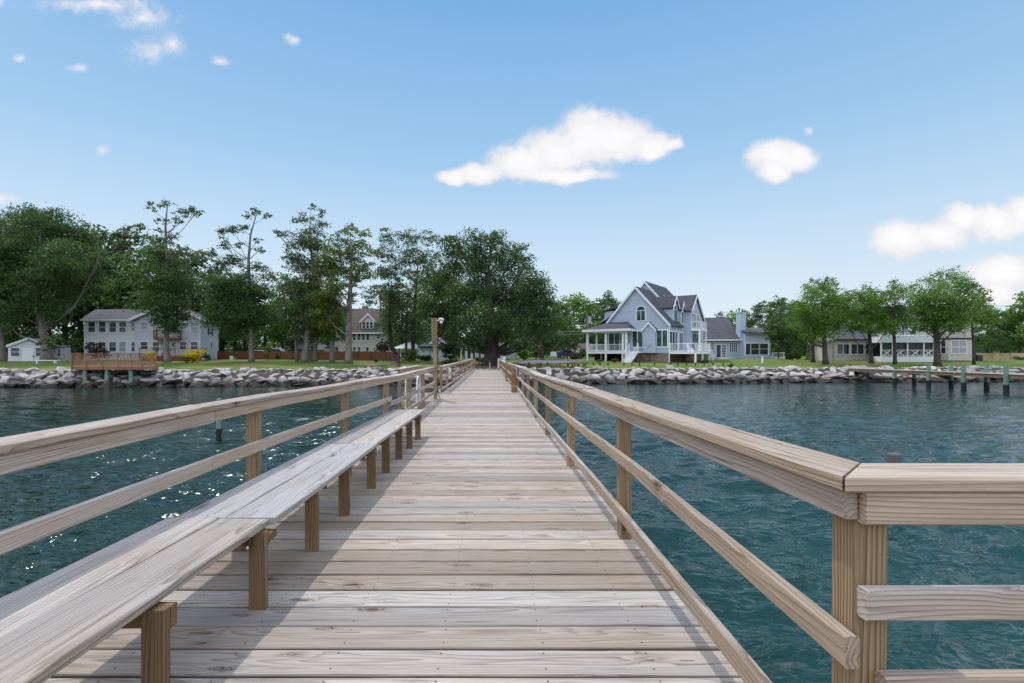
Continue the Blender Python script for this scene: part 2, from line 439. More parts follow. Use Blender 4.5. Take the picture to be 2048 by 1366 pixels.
# ---------------------------------------------------------------- water
WZ = -1.35
def build_water():
    xs = np.concatenate([np.arange(-66, -14, .34), np.arange(-14, 14, .10), np.arange(14, 66, .34)])
    ys = np.concatenate([np.arange(.5, 22, .085), np.arange(22, 56, .3)])
    X, Y = np.meshgrid(xs, ys)
    Z = np.zeros_like(X); rg = np.random.default_rng(5)
    fade = np.clip(1.0 - (Y - 7) / 38, .22, 1)
    for i in range(64):
        lam = .34 * (2.0 / .34) ** rg.random(); th = R(-68) + rg.normal() * .55
        k = 2 * math.pi / lam; amp = .0105 * lam ** .8
        ph = k * (X * math.cos(th) + Y * math.sin(th)) + rg.random() * 6.28 + .8 * np.sin(X * .21 + i) + .7 * np.sin(Y * .17 + 2 * i)
        Z += amp * (np.sin(ph) + .35 * np.sin(2 * ph + 1.57))
    gust = .75 + .35 * np.sin(X * .09 + 1.3 * np.sin(Y * .07)) * np.sin(Y * .12 + X * .03)
    Z *= .64 * fade * gust
    nx, ny = len(xs), len(ys)
    V = np.stack([X.ravel(), Y.ravel(), WZ + Z.ravel()], 1)
    idx = np.arange(nx * ny).reshape(ny, nx)
    F = np.stack([idx[:-1, :-1], idx[:-1, 1:], idx[1:, 1:], idx[1:, :-1]], -1).reshape(-1, 4)
    o = np.array([[-1500, -600, WZ - .14], [1500, -600, WZ - .14], [1500, 70, WZ - .14], [-1500, 70, WZ - .14]])
    V = np.vstack([V, o]); F = np.vstack([F, np.arange(4)[None] + nx * ny])
    return np_mesh('water', V, F, M['water'], smooth=True)


def np_mesh(name, V, F, mat, lv=None, smooth=False):
    me = bpy.data.meshes.new(name); n, k = F.shape
    me.vertices.add(len(V)); me.vertices.foreach_set('co', np.ascontiguousarray(V, 'f').ravel())
    me.loops.add(n * k); me.loops.foreach_set('vertex_index', np.ascontiguousarray(F, 'i').ravel())
    me.polygons.add(n); me.polygons.foreach_set('loop_start', np.arange(0, n * k, k, dtype='i'))
    try: me.polygons.foreach_set('loop_total', np.full(n, k, 'i'))
    except Exception: pass
    if smooth: me.polygons.foreach_set('use_smooth', np.ones(n, bool))
    me.update(calc_edges=True)
    if lv is not None:
        a = me.attributes.new('lv', 'FLOAT', 'POINT'); a.data.foreach_set('value', np.ascontiguousarray(lv, 'f'))
    me.materials.append(mat)
    return me


m, t, b = new_mat('harbour_water'); co = t.coord()
wc = t.vm('ADD', co, t.vm('MULTIPLY', t.n('ShaderNodeTexNoise', {'Vector': co, 'Scale': .7, 'Detail': 2}).outputs[1], (.5, .5, 0)))
def ridge(vec, sc, det):
    return t.m('SUBTRACT', 1., t.m('ABSOLUTE', t.m('MULTIPLY_ADD', t.noise(vec, sc, det, .5), 4., -2.)))
n1 = ridge(t.vm('MULTIPLY', wc, (1.3, 3.0, 1.)), 1., 2)
n2 = ridge(t.vm('MULTIPLY', wc, (4.2, 8.5, 1.)), 1., 2)
n4 = t.noise(t.vm('MULTIPLY', wc, (14., 24., 1.)), 1., 2)
n3 = t.noise(t.vm('MULTIPLY', co, (.05, .11, 1.)), 1., 3)
c = t.mix(t.mr(n3, .35, .65), (.005, .029, .0265), (.007, .040, .037))
xw = t.sep(co)[0]
c = t.mix(t.mr(xw, 4., -8.), c, (.004, .021, .0125))  # left side: dark green reflection of the trees put into the colour
t.put(b.inputs['Base Color'], c); b.inputs['Roughness'].default_value = .07; b.inputs['IOR'].default_value = 1.33
b.inputs['Specular IOR Level'].default_value = .5
hh = t.m('ADD', t.m('MULTIPLY', n1, .75), t.m('ADD', t.m('MULTIPLY', n2, .32), t.m('MULTIPLY', n4, .12)))
bp_ = t.n('ShaderNodeBump', {'Height': hh, 'Strength': 1., 'Distance': t.mr(t.sep(co)[1], 6., 40., .046, .012)})
t.put(b.inputs['Normal'], bp_.outputs[0])
M['water'] = m
water = link('water', build_water()); tag(water, kind='structure')

M['crust'] = plain('wet_crust', (.025, .022, .02), .6, .4, 8.)
M['green_pile'] = plain('green_treated_pile', (.16, .26, .20), .85, .3, 5.)
M['old_pile'] = plain('old_grey_pile', (.12, .115, .105), .9, .35, 5.)
# ---------------------------------------------------------------- the pier
def zd(y): return -.08 * lerp(y, (4, 10, 25, 45), (0, 1, 1, 0))
def pier_left(y): return lerp(y, (0, 15, 20, 48), (-1.88, -1.93, -2.0, -2.0))
def pier_right(y): return lerp(y, (0, 19, 24, 27, 48), (1.08, 1.06, .86, .76, .72))
def rail_r(y): return lerp(y, (1.2, 15, 18.9, 21.7, 27, 47), (.89, .89, .89, .78, .71, .51))   # inner face of the right rail
def rail_l(y): return lerp(y, (0, 9, 16, 19, 48), (-1.87, -1.88, -1.93, -1.96, -1.96))

pier = thing('pier', 'long weathered wooden pier of cross planks running from the viewer to the shore', 'pier', (0, 20, 0))
mb = MB(); y = -1.0; th = .038
while y < 47.6:
    wd = .180 + random.uniform(-.002, .002); yc = y + wd / 2
    x0 = pier_left(yc) + random.uniform(-.012, .012); x1 = pier_right(yc) + random.uniform(-.014, .014)
    z = zd(yc) - th / 2 + random.uniform(-.003, .003); sk = random.uniform(-.004, .004)
    mb.board((x0, yc - sk, z + random.uniform(-.002, .002)), (x1, yc + sk, z), wd, th, ch=.006)
    y += wd + random.uniform(.010, .017)
mb.build('deck', M['deck'], pier)
mb = MB()
for x in (-1.75, -.95, -.1, .62):
    for y0 in np.arange(-1, 47, 4.):
        mb.board((x, y0, zd(y0) - .14), (x, y0 + 3.99, zd(y0 + 4) - .14), .06, .18)
mb.build('stringer', M['post'], pier)
for q in np.arange(2.6, 43, 4.9):
    for x in (-1.7, .78):
        g = G(); g.tube([(x, q, WZ - 1.2), (x, q, zd(q) - .04)], [.14, .125], 10); g.build('pile', M['old_pile'], pier)
mb = MB()   # the wide head of the pier beside and behind the viewer
y = -1.2
while y < 1.1:
    mb.board((1.1, y + .09, -.019), (4.2, y + .09, -.019), .184, .038, ch=.004); y += .1915
mb.build('pier_head_deck', M['deck'], pier)
# side landing with a lower step
mb = MB(); y = 15.6
while y < 19.2:
    mb.board((-3.0 + random.uniform(-.01, .01), y + .09, zd(y) - .05), (-2.0, y + .09, zd(y) - .05), .184, .038, ch=.004); y += .1915
mb.board((-3.02, 15.56, zd(15) - .16), (-2.0, 15.56, zd(15) - .16), .05, .2)
mb.build('landing_deck', M['deck'], pier)


def railing(label, stations, xin, side, zcap, zmid, zbot, posts, capw=.175, ends=(0, 0), post_top=None, name='pier_railing', bot_from=None, mid_break=None, cut=3.66):
    """stations: list of y; xin(y): x of the rails' inner face; side +1 = posts lie to +x of it"""
    y0, y1 = stations[0], stations[-1]
    root = thing(name, label, 'railing', (xin(y0), y0, zd(y0)), 'railings along the pier')
    def run(nm, zf, w_, t_, xo, ya, yb, up, mat, m0=0., m1=0.):
        mb = MB(); a = ya; first = True
        while a < yb - .05:
            e = min(a + cut, yb)
            if yb - e < 1.0: e = yb
            k = max(2, int((e - a) / .8)); j = random.uniform(-.006, .006)
            pts = [(xin(q) + side * xo + j * .4 + .010 * noise.noise((q * .5, zf(q) * 9, side)), q, zf(q) + zd(q) +   .013 * noise.noise((q * .45, side * 3, zf(q) * 5)) + j) for q in np.linspace(a, e - .003, k + 1)]
            mb.board(pts[0], pts[-1], w_, t_, up=up, path=pts, ch=.005, m0=m0 if first else 0, m1=m1 if e == yb else 0)
            a = e; first = False
        return mb.build(nm, mat, root)
    run('cap_rail', lambda q: zcap(q) - .019, capw, .038, capw / 2 - .020, y0 + (capw / 2 if ends[0] else 0), y1, (0, 0, 1), M['rail'], m0=ends[0], m1=ends[1])
    run('top_rail', lambda q: zcap(q) - .038 - .042, .038, .082, .019, y0 + .03, y1, (0, 0, 1), M['rail'])
    if mid_break:
        run('mid_rail', lambda q: zmid(q) - .042, .038, .084, .019, y0, mid_break + .05, (0, 0, 1), M['rail'])
        run('mid_rail', lambda q: zmid(q) - .042 - .105, .038, .084, .021, mid_break - .04, y1, (0, 0, 1), M['rail'])
    else: run('mid_rail', lambda q: zmid(q) - .042, .038, .082, .019, y0 + .02, y1, (0, 0, 1), M['rail'])
    if zbot: run('bottom_rail', lambda q: zbot(q) - .041, .038, .082, .019, bot_from or y0 - .2, y1, (0, 0, 1), M['rail'])
    for q in posts:
        mb = MB(); tp = zcap(q) - .04 + zd(q)
        xx = xin(q) + side * (.039 + .045); ln = random.uniform(-.012, .012)
        mb.board((xx + ln, q + .045, zd(q) - .45), (xx, q + .045, tp), .089, .089, up=(0, 1, 0), ch=.006)
        mb.build('post', M['post'], root)
    return root


zcap = lambda q: lerp(q, (1.2, 1.5, 4, 9.7, 20, 47), (1.062, 1.058, 1.035, 1.045, 1.035, 1.0))
ys = [1.262, 3.64, 6.15, 8.75, 11.35, 14.0, 16.7, 19.3, 21.8, 24.3]
railing('bleached three rail timber railing along the right side of the pier, from the corner post', (1.215, 26.7), rail_r, 1, zcap,
        lambda q: lerp(q, (1.2, 10, 20), (.667, .655, .62)), lambda q: lerp(q, (1.2, 10, 20), (.282, .258, .20)), ys, ends=(1.0, 0), capw=.172)
far = railing('short far right railing of the pier between the double post and the bank', (27.2, 46.6), rail_r, 1, lambda q: .97, lambda q: .58, lambda q: .19,
              [29.6, 32.1, 34.5, 37., 39.4, 41.8, 44.3, 46.4])
mb = MB(); mb.board((.81, 27.0, zd(27) - .4), (.81, 27.0, 1.02), .12, .12, up=(0, 1, 0)); mb.board((.69, 27.02, zd(27) - .4), (.69, 27.02, 1.0), .11, .11, up=(0, 1, 0)); mb.build('end_post', M['post'], far)
mb = MB(); mb.board((.52, 46.85, -.4), (.52, 46.85, 1.06), .14, .12, up=(0, 1, 0)); mb.build('end_post', M['post'], far)
zl = lambda q: lerp(q, (0, 2, 4, 10, 16), (1.03, 1.03, 1.035, 1.05, 1.06))
railing('bleached timber railing along the left side of the pier, behind the bench', (-.4, 16.1), rail_l, -1, zl,
        lambda q: lerp(q, (0, 2, 4, 9, 16), (.70, .69, .675, .675, .69)), lambda q: .27, [3.95, 6.4, 8.85, 11.3, 13.7], bot_from=8.8, mid_break=9.0)
lf = railing('far left railing of the pier past the lamp post, running to the bank', (19.0, 46.9), rail_l, -1, lambda q: 1.03, lambda q: .62, lambda q: .2,
             [19.0, 21.4, 23.9, 26.3, 28.8, 31.2, 33.7, 36.1, 38.5, 41., 43.4, 45.6])
mb = MB(); mb.board((-1.9, 47.2, -.4), (-1.9, 47.2, 1.02), .13, .12, up=(0, 1, 0)); mb.board((-1.93, 46.85, .55), (-1.6, 47.2, .55), .04, .09, up=(0, 0, 1)); mb.build('end_post', M['post'], lf)

# cross railing at the near right corner
cr = thing('cross_railing', 'cross railing closing the head of the pier beyond the near right corner post', 'railing', (.93, 1.25, 0), 'railings along the pier')
mb = MB(); mb.board((.870 + .086, 1.215 + .086, 1.062 - .019), (4.2, 1.215 + .086, 1.06 - .019), .172, .038, up=(0, 0, 1), m0=-1.0, ch=.006); mb.build('cap_rail', M['rail'], cr)
mb = MB(); mb.board((.931, 1.243, 1.022 - .041), (4.2, 1.243, 1.02 - .041), .038, .081, up=(0, 0, 1)); mb.build('top_rail', M['rail'], cr)
mb = MB(); mb.board((.934, 1.243, .738), (4.2, 1.243, .742), .038, .079, up=(0, 0, 1), ch=.007); mb.build('mid_rail', M['rail'], cr)
mb = MB(); mb.board((.98, 1.243, .520), (4.2, 1.243, .535), .038, .079, up=(0, 0, 1)); mb.build('bottom_rail', M['rail'], cr)

# landing railing
lr = thing('landing_railing', 'small railing around the side landing beyond the ladder', 'railing', (-2.9, 17, zd(17)), 'railings along the pier')
zc = 1.03 + zd(17)
mb = MB(); mb.board((-2.95, 15.2, zc - .03), (-2.95, 19.05, zc), .17, .038); mb.board((-3.03, 19.14, zc), (-2.06, 19.14, zc), .17, .038); mb.build('cap_rail', M['rail'], lr)
mb = MB(); mb.board((-2.90, 15.2, zc - .10), (-2.90, 19.0, zc - .075), .038, .09); mb.board((-2.9, 19.06, zc - .08), (-2.06, 19.06, zc - .08), .038, .09); mb.build('top_rail', M['rail'], lr)
for zz in (.62, .2):
    mb = MB(); mb.board((-2.9, 19.06, zz + zd(17)), (-2.06, 19.06, zz + zd(17)), .038, .09); mb.board((-2.90, 15.7, zz + zd(17)), (-2.90, 19.0, zz + zd(17)), .038, .09); mb.build('mid_rail' if zz > .5 else 'bottom_rail', M['rail'], lr)
for q in ((-2.95, 15.3), (-2.95, 17.2), (-2.95, 19.0)):
    mb = MB(); mb.board((*q, zd(17) - .7), (*q, zc - .02), .1, .1, up=(0, 1, 0)); mb.build('post', M['post'], lr)

# ---------------------------------------------------------------- bench
be = thing('bench', 'long plank bench with two wide boards along the left side of the pier', 'bench', (-1.5, 4, 0))
SZ = .462
for (ya, yb, dzz, dxx) in ((.3, 2.722, 0., -.010), (2.735, 5.135, -.004, .012), (5.15, 8.75, -.006, -.004)):
    for k, (xa, wdt) in enumerate(((-1.659, .278), (-1.373, .278))):
        mb = MB(); o1, o2 = random.uniform(-.012, .012), random.uniform(-.006, .006)
        mb.board((xa + dxx - (.085 if ya < 1 else 0), ya, SZ + zd(ya) - .019 + dzz), (xa + dxx + o2, yb + o1, SZ + zd(yb) - .019 + dzz), wdt, .040, ch=.006, nseg=6, warp=.006)
        mb.build('seat_board', M['seat'], be)
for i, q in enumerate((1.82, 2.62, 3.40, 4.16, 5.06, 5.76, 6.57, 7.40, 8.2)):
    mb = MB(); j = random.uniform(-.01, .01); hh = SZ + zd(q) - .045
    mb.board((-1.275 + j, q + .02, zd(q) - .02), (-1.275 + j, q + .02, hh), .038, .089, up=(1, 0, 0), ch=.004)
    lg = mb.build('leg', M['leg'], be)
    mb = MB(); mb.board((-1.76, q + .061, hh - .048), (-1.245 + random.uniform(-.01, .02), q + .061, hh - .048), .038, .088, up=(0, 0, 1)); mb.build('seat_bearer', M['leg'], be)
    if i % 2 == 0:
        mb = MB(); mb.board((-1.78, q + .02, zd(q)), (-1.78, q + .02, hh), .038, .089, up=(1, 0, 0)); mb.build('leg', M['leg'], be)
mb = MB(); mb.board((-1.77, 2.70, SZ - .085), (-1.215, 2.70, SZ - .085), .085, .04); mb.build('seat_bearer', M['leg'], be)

# ---------------------------------------------------------------- lamp post, ladder, bumper post, mooring posts
lx, ly = -1.925, 16.18
lp = thing('lamp_post', 'tall wooden lamp post with a pale floodlight on the left railing', 'lamp post', (lx, ly, zd(16)))
mb = MB(); mb.board((lx, ly, zd(16) - .5), (lx - .03, ly, 2.12), .115, .115, up=(0, 1, 0)); mb.build('post', M['post'], lp)
mb = MB(); mb.board((lx - .06, ly - .1, 1.78), (lx - .085, ly - .1, 2.58), .115, .09, up=(0, 1, 0)); mb.board((lx + .0, ly, 2.125), (lx - .01, ly, 2.58), .10, .10, up=(0, 1, 0)); mb.build('extension_post', M['post'], lp)
g = G(); g.bar((lx, ly, 2.5), (lx + .12, ly - .02, 2.51), .025, n=8); ar = g.build('lamp_arm', M['white'], lp)
g = G(); g.tube([(lx + .09, ly - .03, 2.54), (lx + .12, ly - .03, 2.54), (lx + .15, ly - .03, 2.54), (lx + .25, ly - .03, 2.53), (lx + .27, ly - .03, 2.525)], [.025, .045, .055, .055, .035], n=12)
lh = g.build('lamp_head', M['lead'], lp, smooth=True)
g = G(); g.tube([(lx + .18, ly - .03, 2.475), (lx + .18, ly - .03, 2.42), (lx + .18, ly - .03, 2.405)], [.052, .048, .025], n=12); g.build('lamp_lens', M['trim'], lh, smooth=True)
g = G(); g.box(lx + .07, lx + .16, ly - .05, ly + .03, .18 + zd(16), .33 + zd(16)); g.build('outlet_box', M['steel'], lp)
g = G(); zz = zd(16); g.tube([(lx + .075, ly - .065, 2.45), (lx + .07, ly - .068, 1.2), (lx + .08, ly - .068, .9), (lx + .075, ly - .068, .2), (lx + .12, ly - .1, .08 + zz), (lx + .19, ly - .2, .015 + zz)], [.012] * 6, n=6); g.build('cable', M['black'], lp)

ld_ = thing('swim_ladder', 'white metal swim ladder with hoop handrails on the side landing', 'ladder', (-2.5, 15.3, zd(15)))
for k, x in enumerate((-2.78, -2.42)):
    pts = [(x, 15.38, -1.7)] + [(x, 15.38, .3)] + [(x, 15.38 + .3 - .3 * math.cos(a), .42 + .26 * math.sin(a)) for a in np.linspace(0, math.pi, 9)] + [(x, 15.98, -.1)]
    g = G(); g.tube(pts, [.026] * len(pts), n=8); rl = g.build('handrail', M['white'], ld_, smooth=True)
    g = G(); g.bar((x + .03, 15.4, .46), (x + .03, 15.4, -.1), .035, n=8); g.build('brace', M['steel'], rl)
for z in (-1.2, -.9, -.6, -.3):
    g = G(); g.box(-2.78, -2.42, 15.33, 15.42, z - .02, z + .02); g.build('rung', M['white'], ld_)
g = G(); g.bar((-2.78, 15.66, .68), (-2.42, 15.66, .68), .02, n=8); g.build('crossbar', M['white'], ld_)

bp = thing('bumper_post', 'short round brown post standing inside the right railing', 'post', (.775, 18.9, zd(19)))
g = G(); g.tube([(.775, 18.9, zd(19)), (.77, 18.9, .3), (.765, 18.9, .655), (.76, 18.9, .68)], [.105, .105, .10, .085], n=16); g.build('post', bark('wet_post_wood', (.16, .085, .03), (.34, .20, .085)), bp, smooth=False)
g = G(); g.tube([(.775, 18.9, .16), (.775, 18.9, .19)], [.112, .112], n=16); g.build('rope_band', M['tanwood'], bp)

def mooring(name, label, x, y, top, r, col0, col1, group=None):
    o = thing(name, label, 'mooring post', (x, y, WZ), group)
    g = G(); g.tube([(x, y, WZ - .7), (x + .01, y, WZ + .4), (x + .015, y, top - .03), (x + .015, y, top)], [r, r * .98, r * .95, r * .8], n=12); g.build('pile', col1, o)
    g = G(); g.tube([(x, y, WZ - .72), (x + .008, y, WZ + .30)], [r * 1.03, r * 1.02], n=12); g.build('waterline_crust', col0, o)
    return o
mooring('mooring_post', 'thin dark mooring post with greenish top standing in the left water', -9.05, 16.1, -.06, .085, M['crust'], M['green_pile'])
mooring('mooring_post', 'weathered grey mooring post just showing above the near right cross railing', 7.5, 9.2, -.48, .115, M['crust'], M['old_pile'])
# ---------------------------------------------------------------- ground, bank, riprap
m, t, b = new_mat('lawn'); co = t.coord()
n1, n2, n3 = t.noise(co, .16, 4), t.noise(co, 1.1, 4), t.noise(co, 9., 3)
xg, yg, _ = t.sep(co)
c = t.mix(t.mr(n2, .3, .7), (.070, .125, .024), (.135, .19, .042))
c = t.mix(t.mr(n1, .46, .62), c, (.21, .19, .07))
c = t.mix(t.mr(n3, .45, .75, 0, .4), c, (.03, .055, .012))
c = t.mix(t.mr(n2, .66, .78, 0, .5), c, (.20, .15, .08))
t.put(b.inputs['Base Color'], c); b.inputs['Roughness'].default_value = .95; b.inputs['Specular IOR Level'].default_value = .1
t.put(b.inputs['Normal'], t.bump(t.noise(co, 14., 3), .8, .06))
M['lawn'] = m
g = G(); xs = list(range(-300, -80, 20)) + list(range(-80, 84, 4)) + list(range(90, 301, 20)); ss = [-1.3, 0, 1, 2, 4, 7, 10, 14, 20, 28, 37, 50, 70, 110, 180, 300, 600]
for i in range(len(xs) - 1):
    for j in range(len(ss) - 1):
        g.face(*[(x, shore_top(x) + s, ground(x, shore_top(x) + s) + (.05 * noise.noise((x * .13, s * .3, 1.)) if s > 0 else 0)) for x, s in ((xs[i], ss[j]), (xs[i + 1], ss[j]), (xs[i + 1], ss[j + 1]), (xs[i], ss[j + 1]))])
bm_g = g.build('lawn', M['lawn'], smooth=True); tag(bm_g, kind='structure')
M['bankdirt'] = plain('bank_rubble', (.075, .065, .058), .95, .5, 2.5, .1, bumpd=.1)
g = G()
for i in range(len(xs) - 1):
    prof = [(-1.2, -.06), (-2.1, -.5), (-4.4, -1.95), (-6.5, -2.9)]
    for (s0, z0), (s1, z1) in zip(prof, prof[1:]):
        g.face(*[(x, shore_top(x) + s, z) for x, s, z in ((xs[i], s1, z1), (xs[i + 1], s1, z1), (xs[i + 1], s0, z0), (xs[i], s0, z0))])
tag(g.build('embankment', M['bankdirt'], smooth=True), kind='structure')


def sheet(name, secs, mat, lift=.03, nx=8):
    g = G()
    for (x0, y0, x1, y1), (u0, v0, u1, v1) in zip(secs, secs[1:]):
        for k in range(nx):
            f0, f1 = k / nx, (k + 1) / nx
            q = [(x0 + (x1 - x0) * f, y0 + (y1 - y0) * f) for f in (f0, f1)] + [(u0 + (u1 - u0) * f, v0 + (v1 - v0) * f) for f in (f1, f0)]
            g.face(*[(x, y, ground(x, y) + lift) for x, y in q])
    return tag(g.build(name, mat), kind='structure')


def bermat(name, c0, c1):
    return plain(name, c0, .95, .35, 1.8, .1)
sheet('road', [(2.6, 56, 5.5, 56), (3, 58.5, 8.5, 58.5), (3.4, 62, 10.8, 62.5), (3.6, 67, 12.5, 68), (3.6, 73, 13.5, 75)], M['asphalt'], .06)
sheet('path', [(-2.2, 47.3, 1.2, 47.3), (-4.8, 50, 3.4, 50), (-6.5, 53, 4.2, 53), (-6.8, 57, 4.2, 57), (-4, 60, 3.6, 60)], plain('bare_earth', (.135, .105, .07), .95, .4, 1.5, .1), .05)

m, t, b = new_mat('granite_boulder'); co = t.coord()
ob = t.n('ShaderNodeObjectInfo'); rnd = ob.outputs['Random']
wz = t.sep(t.n('ShaderNodeNewGeometry').outputs['Position'])[2]
n1, n2 = t.noise(co, 1.6, 5, .65), t.noise(co, 9., 4, .6)
c = t.ramp(rnd, [(0, (.50, .47, .47)), (.3, (.62, .59, .59)), (.55, (.52, .46, .42)), (.8, (.40, .355, .34)), (1, (.68, .65, .63))])
c = t.mix(t.mr(n1, .3, .7), t.mix(1., c, (.62, .60, .60), 'MULTIPLY'), c)
c = t.mix(t.mr(n2, .5, .75, 0, .5), c, (.14, .12, .115))
tide = t.m('ADD', wz, t.m('MULTIPLY', t.noise(t.n('ShaderNodeNewGeometry').outputs['Position'], 1.1, 3), .55))
c = t.mix(t.mr(tide, -.25, -.7, 0, .7), c, (.125, .09, .068))      # tide stain
c = t.mix(t.mr(tide, -.56, -.76, 0, .92), c, (.03, .027, .024))     # wet weed line
t.put(b.inputs['Base Color'], c); b.inputs['Roughness'].default_value = .85; b.inputs['Specular IOR Level'].default_value = .25
t.put(b.inputs['Normal'], t.bump(t.m('ADD', n1, t.m('MULTIPLY', n2, .4)), .7, .09))
M['rock'] = m


def rock_mesh(i):
    rg = random.Random(100 + i); bm = bmesh.new()
    for k in range(12):
        th, ph = rg.uniform(0, 6.283), math.acos(rg.uniform(-1, 1)); r = rg.uniform(.8, 1.15)
        bm.verts.new((r * math.sin(ph) * math.cos(th), r * .85 * math.sin(ph) * math.sin(th), r * .74 * math.cos(ph)))
    bmesh.ops.convex_hull(bm, input=bm.verts)
    for v in [v for v in bm.verts if not v.link_faces]: bm.verts.remove(v)
    bmesh.ops.bevel(bm, geom=list(bm.edges), offset=.035, segments=1, affect='EDGES', profile=.6)
    bmesh.ops.subdivide_edges(bm, edges=[e for e in bm.edges if e.calc_length() > .3], cuts=1, use_grid_fill=True)
    for v in bm.verts: v.co += v.co.normalized() * .05 * noise.noise(v.co * 2.3 + Vector((i * 5, 0, 0)))
    bmesh.ops.recalc_face_normals(bm, faces=bm.faces)
    me = bpy.data.meshes.new('boulder'); bm.to_mesh(me); bm.free(); me.materials.append(M['rock'])
    return me
ROCKS = [rock_mesh(i) for i in range(16)]
PLACES = [(-99, 55, 'in front of the white shed'), (55, 135, 'left of the orange deck'), (135, 215, 'under the orange deck\'s left half'), (215, 315, 'under the orange deck\'s right half'),
          (315, 440, 'below the yellow flowering bush'), (440, 560, 'below the tall bare-limbed tree'), (560, 660, 'below the cluster of trunks'), (660, 720, 'below the pale leaning trunk'),
          (720, 800, 'beside the driftwood'), (800, 990, 'beside the left of the pier'), (990, 1130, 'beside the right of the pier'), (1130, 1210, 'below the rustic seats'),
          (1210, 1290, 'below the white porch steps'), (1290, 1370, 'below the blue gabled house'), (1370, 1460, 'below the white deck stairs'), (1460, 1550, 'below the screened sunroom'),
          (1550, 1650, 'below the white lawn post'), (1650, 1760, 'below the beige garage wing'), (1760, 1860, 'below the screened porch'), (1860, 1950, 'behind the first green dock piles'), (1950, 2200, 'behind the last green dock piles')]
ROWN = ['at the waterline', 'just above the waterline', 'in the lower middle', 'in the upper middle', 'in the upper row', 'along the bank top']
recs = []
rg = random.Random(3)
for row in range(6):
    f = (row + .42) / 5.85; x = -47.
    while x < 56:
        wdt = rg.choice((.6, .8, .9, 1.1, 1.35, 1.7)) * rg.uniform(.9, 1.1) * (1.15 if row < 3 else .9)
        x += wdt * .5
        sx, sy, sz = wdt * .62, rg.uniform(.6, .95), rg.uniform(.36, .60)
        yy = shore_water(x) + (shore_top(x) - .55 - shore_water(x)) * f + rg.uniform(-.28, .28); zz = -1.40 + f * 1.40 + rg.uniform(-.12, .10) - sz * .10
        px = PX0 + FPX * x / yy
        if -70 < px < 2120 and not (-2.4 < x < 1.0 and row >= 4): recs.append((x, yy, zz, sx, sy, sz, row, px, rg.random()))
        x += wdt * .5
print('rocks', len(recs))
ind = sorted(recs, key=lambda r: -r[3] * r[5] / r[1])
keep = set(map(id, ind[:296]))
bins = {}
for r in recs:
    if id(r) not in keep: continue
    k = rg.randrange(16)
    o = bpy.data.objects.new('boulder', ROCKS[k]); COL.objects.link(o)
    o.location = r[:3]; o.scale = r[3:6]; o.rotation_euler = (rg.uniform(-.3, .3), rg.uniform(-.35, .35), rg.uniform(0, 6.28))
    o['category'] = 'boulder'; o['group'] = 'riprap boulders along the shore'
    pl = next(p[2] for p in PLACES if p[0] <= r[7] < p[1]); shp = 'broad' if r[3] > .9 else ('small' if r[3] < .56 else 'mid-sized')
    bins.setdefault((pl, r[6]), []).append((r[7], o, shp))
ORD = ['leftmost', 'second', 'third', 'fourth', 'fifth', 'sixth', 'seventh', 'eighth', 'ninth', 'tenth']
for (pl, row), L in bins.items():
    L.sort(key=lambda q: q[0])
    for i, (_, o, shp) in enumerate(L):
        if len(L) == 1: o['label'] = f'{shp} grey boulder {ROWN[row]} {pl}'
        else:
            od = 'rightmost' if i == len(L) - 1 else ('leftmost' if i == 0 else ORD[min(i, 9)] + ' from left')
            o['label'] = f'{od} boulder {ROWN[row]} {pl}'
# everything smaller that fills the gaps
g = G(); bm = bmesh.new()
rest = [r for r in recs if id(r) not in keep]
for k in range(330):
    x = -48 + k * .315 + rg.uniform(-.1, .1); rest.append((x, shore_top(x) - rg.uniform(.75, 1.25), -.12 + rg.uniform(-.06, .05), rg.uniform(.22, .5), rg.uniform(.2, .4), rg.uniform(.16, .3)))
fill = []
for k in range(1300):
    x = rg.uniform(-48, 56); f = rg.random(); fill.append((x, shore_water(x) + (shore_top(x) - .6 - shore_water(x)) * f, -1.66 + f * 1.40, rg.uniform(.25, .5), rg.uniform(.25, .45), rg.uniform(.2, .36)))
for k in range(1500):
    x = rg.choice((-1, 1)) * rg.uniform(50, 125); f = rg.random(); fill.append((x, shore_water(x) + (shore_top(x) - .6 - shore_water(x)) * f, -1.62 + f * 1.5, rg.uniform(.4, .95), rg.uniform(.4, .8), rg.uniform(.3, .55)))
for r in rest + fill:
    me = ROCKS[rg.randrange(16)]; n0 = len(bm.verts); bm.from_mesh(me)
    bm.verts.ensure_lookup_table(); a = rg.uniform(0, 6.28); ca, sa = math.cos(a), math.sin(a)
    for v in bm.verts[n0:]:
        q = v.co; X_, Y_ = q.x * r[3], q.y * r[4]
        v.co = Vector((r[0] + X_ * ca - Y_ * sa, r[1] + X_ * sa + Y_ * ca, r[2] + q.z * r[5]))
me = bpy.data.meshes.new('riprap_rubble'); bm.to_mesh(me); bm.free(); me.materials.append(M['rock'])
tag(link('riprap_rubble', me), kind='stuff')

# ---------------------------------------------------------------- trees
def leaf_cards(cen, size, rg, up=.35, flat=None):
    n = len(cen)
    nv = rg.normal(size=(n, 3)); nv[:, 2] += up * 2; nv /= np.linalg.norm(nv, axis=1)[:, None]
    ax = np.cross(nv, rg.normal(size=(n, 3))); ax /= np.linalg.norm(ax, axis=1)[:, None]
    ay = np.cross(nv, ax)
    s = size * rg.uniform(.6, 1.6, n)[:, None]
    V = np.stack([cen - ax * s * .5, cen + ay * s * .30 + nv * s * .06, cen + ax * s * .5, cen - ay * s * .30 + nv * s * .06], 1).reshape(-1, 3)
    return V, np.arange(n * 4).reshape(-1, 4)


